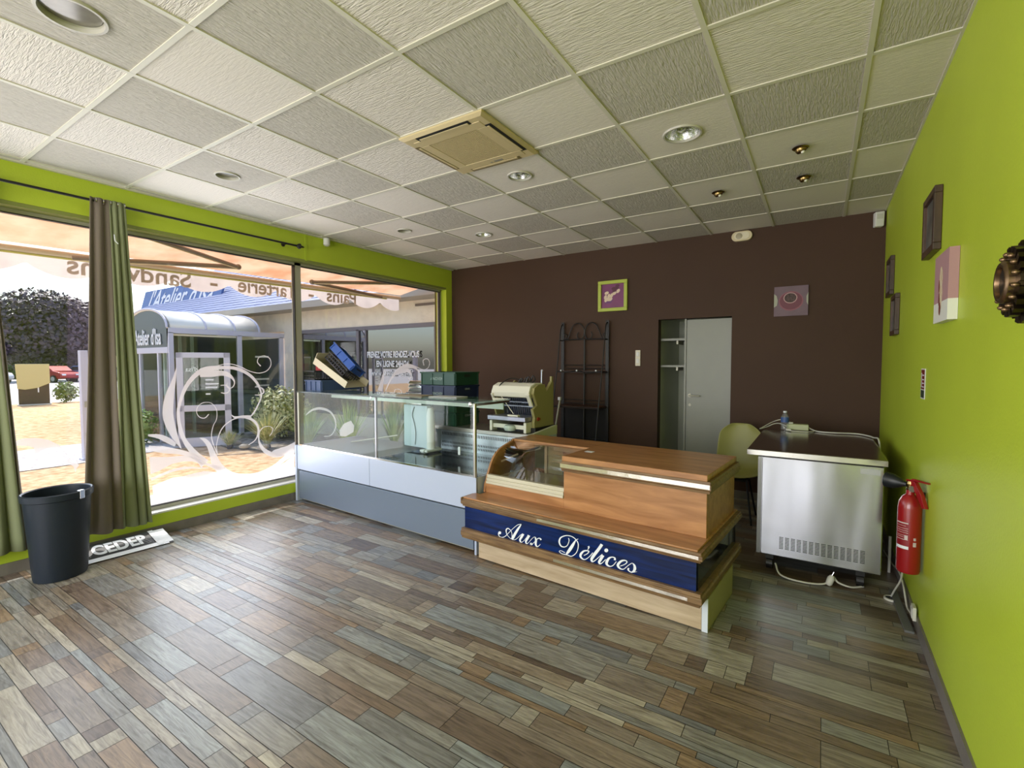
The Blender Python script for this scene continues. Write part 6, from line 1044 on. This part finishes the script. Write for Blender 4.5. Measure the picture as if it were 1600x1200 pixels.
b = MB(); b.box(-19.9, -5.0, FY - .56, FY - .50, 2.68, 2.82).box(-19.9, -5, FY - .5, FY, 2.70, 2.735)
obj('gutter', b, mat('pale_soffit', (176, 170, 160), .7), t)
fr = MB(); fr.box(-10.36, -6.05, FY - .02, FY + .06, 2.18, 2.26).box(-10.36, -10.28, FY - .02, FY + .06, .35, 2.2).box(-6.13, -6.05, FY - .02, FY + .06, .35, 2.2).box(-8.34, -8.26, FY - .02, FY + .06, .35, 2.2).box(-8.06, -8.03, FY - .02, FY + .06, .35, 2.2).box(-10.3, -6.1, FY - .02, FY + .06, .35, .42)
wf = obj('shop_window_frame', fr, mat('grey_violet_frame', (120, 116, 124), .5), t)
obj('shop_window_pane', MB().box(-10.28, -6.13, FY + .01, FY + .02, .42, 2.18), PANE_D, wf)
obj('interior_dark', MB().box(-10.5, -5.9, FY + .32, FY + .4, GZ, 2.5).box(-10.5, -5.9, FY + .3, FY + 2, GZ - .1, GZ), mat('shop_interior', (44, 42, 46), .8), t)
for s, z, sz in (('PRENEZ VOTRE RENDEZ-VOUS', 1.665, .235), ('EN LIGNE 24H/24', 1.475, .235)):
    text('window_lettering', s, sz, LETTER, t, (-7.24, FY - .03, z), (1, 0, 0), (0, 0, 1), .003, 'CENTER', 0, 1, .006, fit=((1.48, .13) if len(s) > 16 else (.92, .13)))
text('window_lettering', 'www.atelier-disa.fr', .19, LETTER, t, (-7.3, FY - .03, 1.28), (1, 0, 0), (0, 0, 1), .003, 'CENTER', 0, .8)
obj('vent_cover', MB().box(-6.6, -6.1, FY - .03, FY - .001, 2.585, 2.63), mat('rust_grey', (120, 110, 104), .6), t)
# fascia sign leaning on the roof
t = thing('roof_sign', 'blue roof sign with white salon name on the slates', 'sign', (-17.1, FY + .42, 3.42), rot=(math.radians(-14), 0, 0))
bs = obj('board', MB().box(-3.2, 2.3, -.03, .03, -.42, .62), mat('sign_blue', (84, 112, 172), .5, var=.05), t)
text('lettering', "l'Atelier d'Isa", 1.0, LETTER, t, (-.45, -.035, .20), (1, 0, 0), (0, 0, 1), .004, 'CENTER', .25, .86, .01)
text('web_lettering', 'www.atelier-disa.fr', .30, mat('pale_blue_letters', (170, 186, 220), .5), t, (.9, -.035, -.22), (1, 0, 0), (0, 0, 1), .003, 'CENTER', .2, .95)
for x in (-1.7, -.2, 1.2): obj('panel_joint', MB().box(x, x + .015, -.032, -.030, -.42, .62), mat('joint_blue', (66, 92, 150), .5), t)

# glazed entrance vestibule
LIL = mat('lilac_white_frame', (206, 204, 220), .4)
t = thing('entrance_canopy', 'glazed entrance porch with white barrel roof and arched sign', 'porch', (0, 0, 0))
ex0, ex1, ey0, ey1, ez = -13.0, -11.03, 4.44, FY, 2.20
prof = []
for k in range(17):
    a = PI * k / 16; prof.append(((ex0 + ex1) / 2 + (ex1 - ex0) / 2 * math.cos(a) * 1.03, ez + .42 * math.sin(a)))
va = MB(); A = [va.bm.verts.new((x, ey0 - .12, z)) for x, z in prof]; B = [va.bm.verts.new((x, 6.22, z)) for x, z in prof]
for i in range(16): va.bm.faces.new((A[i], A[i + 1], B[i + 1], B[i]))
vo = obj('barrel_roof', va, mat('white_translucent_roof', (238, 236, 228), .5), t, smooth=True); s = vo.modifiers.new('thick', 'SOLIDIFY'); s.thickness = .02
for y in (ey0 - .12, 5.05, 5.65, 6.2):
    b = MB(); b.tube([(x, y, z + .012) for x, z in prof], .022, 6); obj('roof_rib', b, LIL, vo)
obj('arch_board', MB().prism(prof + [(ex0, 1.80), (ex1, 1.80)][0:2] if False else [(x, z) for x, z in prof] + [(ex0 + .02, 1.82), (ex1 - .02, 1.82)], ey0 - .10, ey0 - .06, 'y'), mat('dark_slate_board', (66, 76, 92), .3), t)
text('arch_lettering', "l'Atelier d'Isa", .46, LETTER, t, ((ex0 + ex1) / 2 + .02, ey0 - .115, 2.02), (1, 0, 0), (0, 0, 1), .004, 'CENTER', 0, .58, .006)
ff = MB(); ff.box(ex0, ex1, ey0 - .11, ey0 - .03, 1.70, 1.82)
for x in (ex0, ex0 + .55, -11.55, ex1 - .06): ff.box(x, x + .06, ey0 - .10, ey0 - .04, GZ, 1.72)
obj('front_frame', ff, LIL, t, .004)
sf = MB(); sf.box(ex1 - .04, ex1 + .04, ey0 - .1, FY, 2.10, 2.21).box(ex1 - .04, ex1 + .04, ey0 - .1, FY, GZ, GZ + .06)
for y in (ey0 - .10, 5.70, FY - .12): sf.box(ex1 - .04, ex1 + .04, y, y + .09, GZ, 2.12)
obj('side_frame', sf, LIL, t, .004)
obj('side_glass', MB().box(ex1 - .006, ex1, ey0, FY - .1, GZ + .06, 2.1), pane_mat('porch_glass', (.78, .83, .82), 1.0), t)
obj('front_glass', MB().box(ex0 + .06, ex1 - .06, ey0 - .07, ey0 - .062, GZ + .06, 1.7), PANE_G, t)
bk = MB(); bk.box(ex0, ex0 + .05, ey0, FY, GZ, 2.15)
obj('far_side_wall', bk, mat('far_glass_grey', (92, 104, 108), .2), t)
ins = MB()
for y in (4.7, 5.0, 5.25): ins.box(-12.2, -12.14, y, y + .05, GZ, 2.1)
obj('inner_posts', ins, mat('mint_white_post', (196, 214, 206), .4), t)
obj('inner_back_wall', MB().box(ex0, ex1 - .1, FY - .05, FY, GZ, 2.1), mat('inner_dark', (84, 88, 92), .6), t)
obj('inner_floor', MB().box(ex0 + .05, ex1 - .05, ey0, FY - .06, GZ + .002, GZ + .02), mat('green_mat', (96, 116, 84), .9), t)
obj('brick_panel', MB().box(-12.35, -12.0, 4.9, 4.95, GZ, 1.6), mat('dull_brick', (120, 96, 84), .8, var=.2, vscale=8), t)
for z in (1.62, 1.1, .95): obj('notice', MB().box(ex1 + .002, ex1 + .006, 6.1, 6.42, z, z + .04), mat('notice_white', (208, 208, 196), .6), t)
# standing open glass door leaf of the salon
t = thing('glass_door_leaf', 'lilac white glazed door leaf standing open before the porch', 'door', (-10.2, 4.62, GZ), math.radians(57.5))
W_ = .90; H_ = 1.85
b = MB().box(-W_ / 2, -W_ / 2 + .11, -.025, .025, 0.001, H_).box(W_ / 2 - .11, W_ / 2, -.025, .025, 0.001, H_).box(-W_ / 2, W_ / 2, -.025, .025, H_ - .10, H_).box(-W_ / 2, W_ / 2, -.025, .025, .001, .18).box(-W_ / 2, W_ / 2, -.025, .025, .70, .82)
obj('frame', b, LIL, t, .004)
obj('pane', MB().box(-W_ / 2 + .1, W_ / 2 - .1, -.004, .004, .18, .70).box(-W_ / 2 + .1, W_ / 2 - .1, -.004, .004, .82, H_ - .1), PANE_G, t)
text('lettering', "l'Atelier d'Isa", .13, LETTER, t, (0, .008, 1.52), (-1, 0, 0), (0, 0, 1), .002, 'CENTER', 0, .9)
bl = MB()
for z, w_ in ((1.30, .14), (1.22, .22), (1.15, .20), (1.02, .08)): bl.box(.02, .02 + w_, -.008, -.005, z, z + .03)
obj('opening_hours', bl, LETTER, t)
t = thing('white_post', 'slim white post standing left of the near curtain', 'post', (-10.5, 2.87, GZ))
obj('shaft', MB().box(-.06, .06, -.05, .05, .0, 1.86), LIL, t, .004)
obj('post_foot', MB().box(-.09, .09, -.08, .08, .0, .03), LIL, t)
obj('hinge', MB().box(.06, .075, -.02, .02, .9, 1.0).box(.06, .075, -.02, .02, .4, .46), ALU, t)

# ---- awning of our own shop
CANV = fabric_glow('orange_awning_canvas', (230, 192, 160), (206, 150, 112), .5, 2.5)
VALC = fabric_glow('white_valance', (226, 216, 214), (206, 196, 196), .55, 3)
t = thing('awning', 'weathered orange awning with scalloped white lettered valance', 'awning', (0, 0, 0))
ay0, ay1, ax0, ax1 = -3.2, 6.12, -5.02, -6.32
def az(y): return 2.56 + .016 * (y - 1)
b = MB(); N = 30
A = [b.bm.verts.new((ax0, ay0 + (ay1 - ay0) * k / N, 2.98)) for k in range(N + 1)]
Mx = [b.bm.verts.new(((ax0 + ax1) / 2, ay0 + (ay1 - ay0) * k / N, (2.98 + az(ay0 + (ay1 - ay0) * k / N) + .05) / 2 - .03 + .006 * math.sin(k * 2.1))) for k in range(N + 1)]
B = [b.bm.verts.new((ax1, ay0 + (ay1 - ay0) * k / N, az(ay0 + (ay1 - ay0) * k / N) + .05)) for k in range(N + 1)]
for k in range(N): b.bm.faces.new((A[k], A[k + 1], Mx[k + 1], Mx[k])); b.bm.faces.new((Mx[k], Mx[k + 1], B[k + 1], B[k]))
obj('canopy_fabric', b, CANV, t, smooth=True)
b = MB(); P = 0.62
yy = ay0; pts = []; phase = 2.89
M_ = 260
for k in range(M_ + 1):
    y = ay0 + (ay1 - ay0) * k / M_
    s = abs(math.cos(PI * (y - phase) / P * 1.0)) ** .75
    zb = az(y) - .105 - .125 * s
    pts.append((y, az(y) + .012, zb))
for (y0, t0, b0), (y1, t1, b1) in zip(pts, pts[1:]): b.poly([(ax1 - .03, y0, t0), (ax1 - .03, y1, t1), (ax1 - .03, y1, b1), (ax1 - .03, y0, b0)])
obj('valance', b, VALC, t)
LT = fabric_glow('taupe_letters', (212, 200, 190), (200, 188, 178), .5, 3)
obj('front_bar', MB().tube([(ax1, ay0, az(ay0)), (ax1, ay1, az(ay1))], .03, 10), mat('beige_bar', (190, 170, 146), .5), t, smooth=True)
obj('front_bar_trim', MB().tube([(ax1 - .018, ay0, az(ay0) - .035), (ax1 - .018, ay1 - .3, az(ay1 - .3) - .035)], .013, 8), mat('yellow_cord', (186, 178, 96), .6), t, smooth=True)
for body, yc, sz, sxx in (('Pains', 4.91, .265, 1.05), ('-', 4.37, .26, 1.2), ('Tarterie', 3.72, .26, .95), ('-', 3.02, .26, 1.2), ('Sandwichs', 2.20, .265, 1.03)):
    text('valance_lettering', body, sz, LT, t, (ax1 - .0305, yc, az(yc) - .105 + (0 if body != '-' else 0)), (0, -1, 0), (0, 0, 1), .0016, 'CENTER', 0, sxx, .004)
ARM = mat('brown_grey_arm', (122, 106, 90), .45, .3); ARL = mat('cream_arm_edge', (226, 210, 176), .5)
def arm(sh, el, fr):
    r = obj('folding_arm', MB().tube([sh, el], .022, 8).tube([el, fr], .024, 8).sphere(el, .034), ARM, t, smooth=True)
    dn = Vector((0, 0, -.024)); obj('arm_edge', MB().tube([Vector(sh) + dn, Vector(el) + dn], .006, 6).tube([Vector(el) + dn, Vector(fr) + dn], .006, 6), ARL, r)
arm((-5.15, 1.78, 2.66), (-5.98, 3.13, 2.66), (-6.22, 1.65, 2.53))
arm((-5.15, 5.55, 2.72), (-5.98, 4.13, 2.62), (-6.24, 5.62, 2.60))
obj('crank_rod', MB().tube([(-5.22, 6.0, 2.6), (-5.24, 5.84, 1.05)], .013), BLACK, t, smooth=True)
obj('wall_mount', MB().box(-5.12, -5.02, -3.0, 6.0, 2.93, 3.05), ARM, t)

# ---- vegetation
def blob_leaves(n, rad, size, seed, hole=.35):
    b = MB(); r = random.Random(seed)
    for _ in range(n):
        d = Vector((r.gauss(0, 1), r.gauss(0, 1), r.gauss(0, 1))).normalized()
        q = d * (hole + (1 - hole) * r.random() ** .5); c = Vector((q.x * rad[0], q.y * rad[1], q.z * rad[2]))
        c *= 1 + .16 * noise.noise(c * (2.2 / max(rad)))
        s = size * r.uniform(.6, 1.3); a = Vector((r.gauss(0, 1), r.gauss(0, 1), r.gauss(0, 1))).normalized(); e = a.cross(d + Vector((.01, 0, .1))).normalized(); 
        b.poly([c - a * s, c - e * s * .6, c + a * s, c + e * s * .6])
    return b
DKLEAF = mat('purple_leaf', (58, 42, 60), .5, c2=(84, 66, 84), vscale=1.0, spec=.6); GLEAF = mat('dark_green_leaf', (38, 56, 36), .6, c2=(70, 96, 58), vscale=.5)
LLEAF = mat('variegated_leaf', (150, 160, 84), .5, c2=(226, 222, 178), vscale=14); SPK = mat('spiky_leaf', (96, 136, 62), .45, c2=(176, 196, 120), vscale=6); BARK = mat('bark', (74, 60, 48), .9)
def tree(nm, lab, loc, rad, n, size, m, trunk_h, seed, cat='tree', group=None, tr=.3):
    t = thing(nm, lab, cat, loc, group=group)
    c = blob_leaves(n, rad, size, seed)
    for v in c.bm.verts: v.co.z += trunk_h + rad[2]
    obj('crown', c, m, t)
    obj('trunk', MB().cyl((0, 0, 0.0), (0, 0, trunk_h + rad[2] * .8), tr, 10, tr * .6), BARK, t)
    return t
tree('purple_tree', 'large dark purple tree beyond the car park', (-63, 14.8, GZ), (4.0, 5.4, 3.9), 15000, .21, DKLEAF, .9, 1)
tree('purple_tree', 'second dark tree half hidden by the curtain, right of the big one', (-70, 26, GZ), (3.6, 4.2, 3.2), 2500, .34, DKLEAF, .8, 2)
for k, (x, y, rz_) in enumerate(((-73, 9, 1.4), (-73, 14.6, 1.5), (-73, 20.2, 1.6), (-75, 30, 1.4), (-73, 3.4, 1.6))):
    tree('boundary_hedge', ['dark green hedge far left behind the car park', 'dark green hedge behind the red car', 'dark green hedge behind the blue car', 'dark green hedge behind the right hand tree', 'dark green hedge furthest left of all'][k], (x, y, GZ), (1.6, 2.4, rz_), 1400, .3, GLEAF, .0, 20 + k, 'hedge', 'hedges behind the car park')
def conifer(lab, loc, h, r0, n, seed):
    t = thing('conifer', lab, 'tree', loc); b = MB(); r = random.Random(seed)
    for _ in range(n):
        q = r.random(); a = r.random() * 2 * PI; rr_ = r0 * (1 - q) ** .7 * r.uniform(.5, 1.1); c = Vector((rr_ * math.cos(a), rr_ * math.sin(a), h * q + .2)); d = Vector((math.cos(a), math.sin(a), .5)) * .16; e = Vector((-math.sin(a), math.cos(a), 0)) * .03
        b.poly([c - e, c + d, c + e, c - d * .3])
    obj('needles', b, mat('conifer_green', (88, 112, 74), .6), t); obj('trunk', MB().cyl((0, 0, 0), (0, 0, h * .95), .07, 8, .02), BARK, t)
conifer('thin pale green conifer at the left edge of the window', (-20.4, 2.35, GZ), 3.6, .55, 1500, 5)
def spiky(lab, loc, h, r, n, seed, m=None, group='spiky plants in the bed outside'):
    t = thing('spiky_plant', lab, 'plant', loc, group=group); b = MB(); q = random.Random(seed)
    for _ in range(n):
        a = q.random() * 2 * PI; lean = q.uniform(.1, 1.0); L = h * q.uniform(.75, 1.1); wd = q.uniform(.010, .020); P = []
        for k in range(5):
            s = k / 4; P.append(Vector((math.cos(a) * r * lean * s ** 1.3, math.sin(a) * r * lean * s ** 1.3, L * (s * (1 - .25 * lean * s)))))
        e = Vector((-math.sin(a), math.cos(a), 0)) * wd
        for k in range(4):
            w0, w1 = 1 - k / 4, 1 - (k + 1) / 4; b.poly([P[k] - e * w0, P[k] + e * w0, P[k + 1] + e * w1, P[k + 1] - e * w1][: 4 if k < 3 else 4]) if k < 3 else b.poly([P[k] - e * w0, P[k] + e * w0, P[k + 1]])
    o = obj('leaves', b, m or SPK, t); obj('crown_base', MB().sphere((0, 0, .03), .06), BARK, t)
    return t
spiky('spiky plant seen through the left end of the display case', (-7.95, 5.35, GZ), .95, .5, 240, 31)
spiky('spiky plant seen through the display case, left of the metal bar', (-7.05, 5.55, GZ), 1.05, .5, 240, 32)
spiky('spiky plant right of the others, below the rendez-vous lettering', (-6.6, 6.2, GZ), 1.05, .5, 160, 33)
spiky('spiky pale plant just left of the window mullion', (-8.95, 5.15, GZ), .80, .6, 220, 34, LLEAF)
spiky('spiky pale plant low beside the variegated shrub', (-9.55, 4.75, GZ), .40, .35, 130, 35, LLEAF)
t = thing('variegated_shrub', 'pale variegated shrub in front of the porch side glass', 'shrub', (-9.8, 5.95, GZ))
c = blob_leaves(3200, (.80, .50, .55), .040, 41, .2)
for v in c.bm.verts: v.co.z += .60
obj('foliage', c, LLEAF, t); obj('stem', MB().cyl((0, 0, 0), (0, 0, .5), .03, 8), BARK, t)
t = thing('green_shrub', 'light green shrub inside the view left of the glass door leaf', 'shrub', (-11.6, 4.05, GZ))
c = blob_leaves(700, (.3, .3, .36), .045, 43, .2)
for v in c.bm.verts: v.co.z += .36
obj('foliage', c, SPK, t); obj('stem', MB().cyl((0, 0, 0), (0, 0, .3), .02, 8), BARK, t)
for k, (x, y, s) in enumerate(((-10.35, 5.15, .16), (-9.75, 4.95, .09), (-8.75, 4.95, .10), (-7.5, 5.0, .12), (-9.2, 4.85, .08))):
    t_ = MB().sphere((0, 0, s * .55), s, (1.3, 1, .62), 12)
    for v in t_.bm.verts: v.co *= 1 + .12 * noise.noise(v.co * 14 + Vector((k, 0, 0)))
    o = obj('garden_rock', t_, mat('pale_rock', (186, 176, 162), .9, var=.15, vscale=8)); o.location = (x, y, GZ + .015); o.rotation_euler = (0, 0, k * 1.1)
    tag(o, ['largest pale rock near the porch glass', 'small pale rock beside the dry grass edge', 'small rock in the bed before the display case', 'pale rock deep in the bed behind the metal bar', 'smallest pale rock on the bed edge'][k], 'rock', 'rocks edging the planting bed')

# ---- car park things
t = thing('totem_sign', 'cream and dark brown totem sign box standing on the lawn', 'sign', (-26.3, 5.65, GZ), math.radians(78))
obj('lower_box', MB().box(-.44, .44, -.2, .2, .0, .9), mat('brown_totem', (78, 56, 54), .5, var=.15, vscale=4), t, .01)
b = MB(); b.prism([(-.50, 1.62), (-.46, .66), (-.25, .62), (.1, .68), (.46, .86), (.46, 1.62)], -.24, .24, 'y')
obj('cream_panel', b, mat('cream_totem', (206, 194, 140), .5), t, .008)
obj('totem_base', MB().box(-.48, .48, -.26, .26, .0, .04), PAVE, t)
obj('totem_mark', MB().box(.10, .14, -.203, -.2005, .5, .92).prism([(-.05, .9), (-.02, .9), (.08, .75), (.06, .75)], -.203, -.2005, 'y'), LETTER, t)
for k, (x, y, s) in enumerate(((-26.9, 6.75, .5), (-26.7, 4.45, .55))):
    t = thing('low_shrub', ['low green shrub right of the totem sign', 'low green shrub left of the totem sign'][k], 'shrub', (x, y, GZ))
    c = blob_leaves(500, (.35, .45, .45), .07, 60 + k, .2)
    for v in c.bm.verts: v.co.z += .45
    obj('foliage', c, mat('olive_leaf', (120, 138, 84), .6), t); obj('stem', MB().cyl((0, 0, 0), (0, 0, .4), .03, 6), BARK, t)
def car(lab, loc, rz, c, estate=False):
    t = thing('parked_car', lab, 'car', loc, rz)
    top = [(-2.0, .45), (-2.05, .8), (-1.9, 1.0), (-1.35, 1.08), (-.85, 1.42), (.55, 1.45), (1.15, 1.02), (1.85, .88), (2.05, .65), (2.05, .42), (1.75, .3), (-1.8, .3)]
    obj('body', MB().prism(top, -.82, .82, 'y'), mat('car_paint_' + str(c[0]), c, .25, .2, spec=.6), t, .06)
    obj('side_glass', MB().prism([(-1.2, 1.06), (-.80, 1.36), (.50, 1.38), (.98, 1.03)], -.835, .835, 'y'), mat('car_glass', (30, 36, 44), .08), t)
    for x in (-1.25, 1.3):
        for y in (-.80, .80):
            w_ = obj('wheel', MB().cyl((x, y - .1, .31), (x, y + .1, .31), .31, 20), BLACK, t)
            obj('hub_cap', MB().cyl((x, y + .101 * (1 if y > 0 else -1), .31), (x, y + .112 * (1 if y > 0 else -1), .31), .2, 16), ALU, w_)
    obj('head_lamp', MB().box(1.95, 2.06, -.7, -.4, .62, .74).box(1.95, 2.06, .4, .7, .62, .74), LETTER, t)
    return t
car('small red car parked under the purple tree', (-56.8, 13.4, GZ), math.radians(22), (150, 22, 40))
car('pale blue car parked right of the red car', (-56.6, 15.9, GZ), math.radians(20), (120, 150, 196))
car('white car parked behind the pale blue car', (-57, 19.2, GZ), math.radians(60), (214, 216, 220))
car('silver car parked left of the totem sign', (-57, 9.2, GZ), math.radians(25), (170, 172, 178))
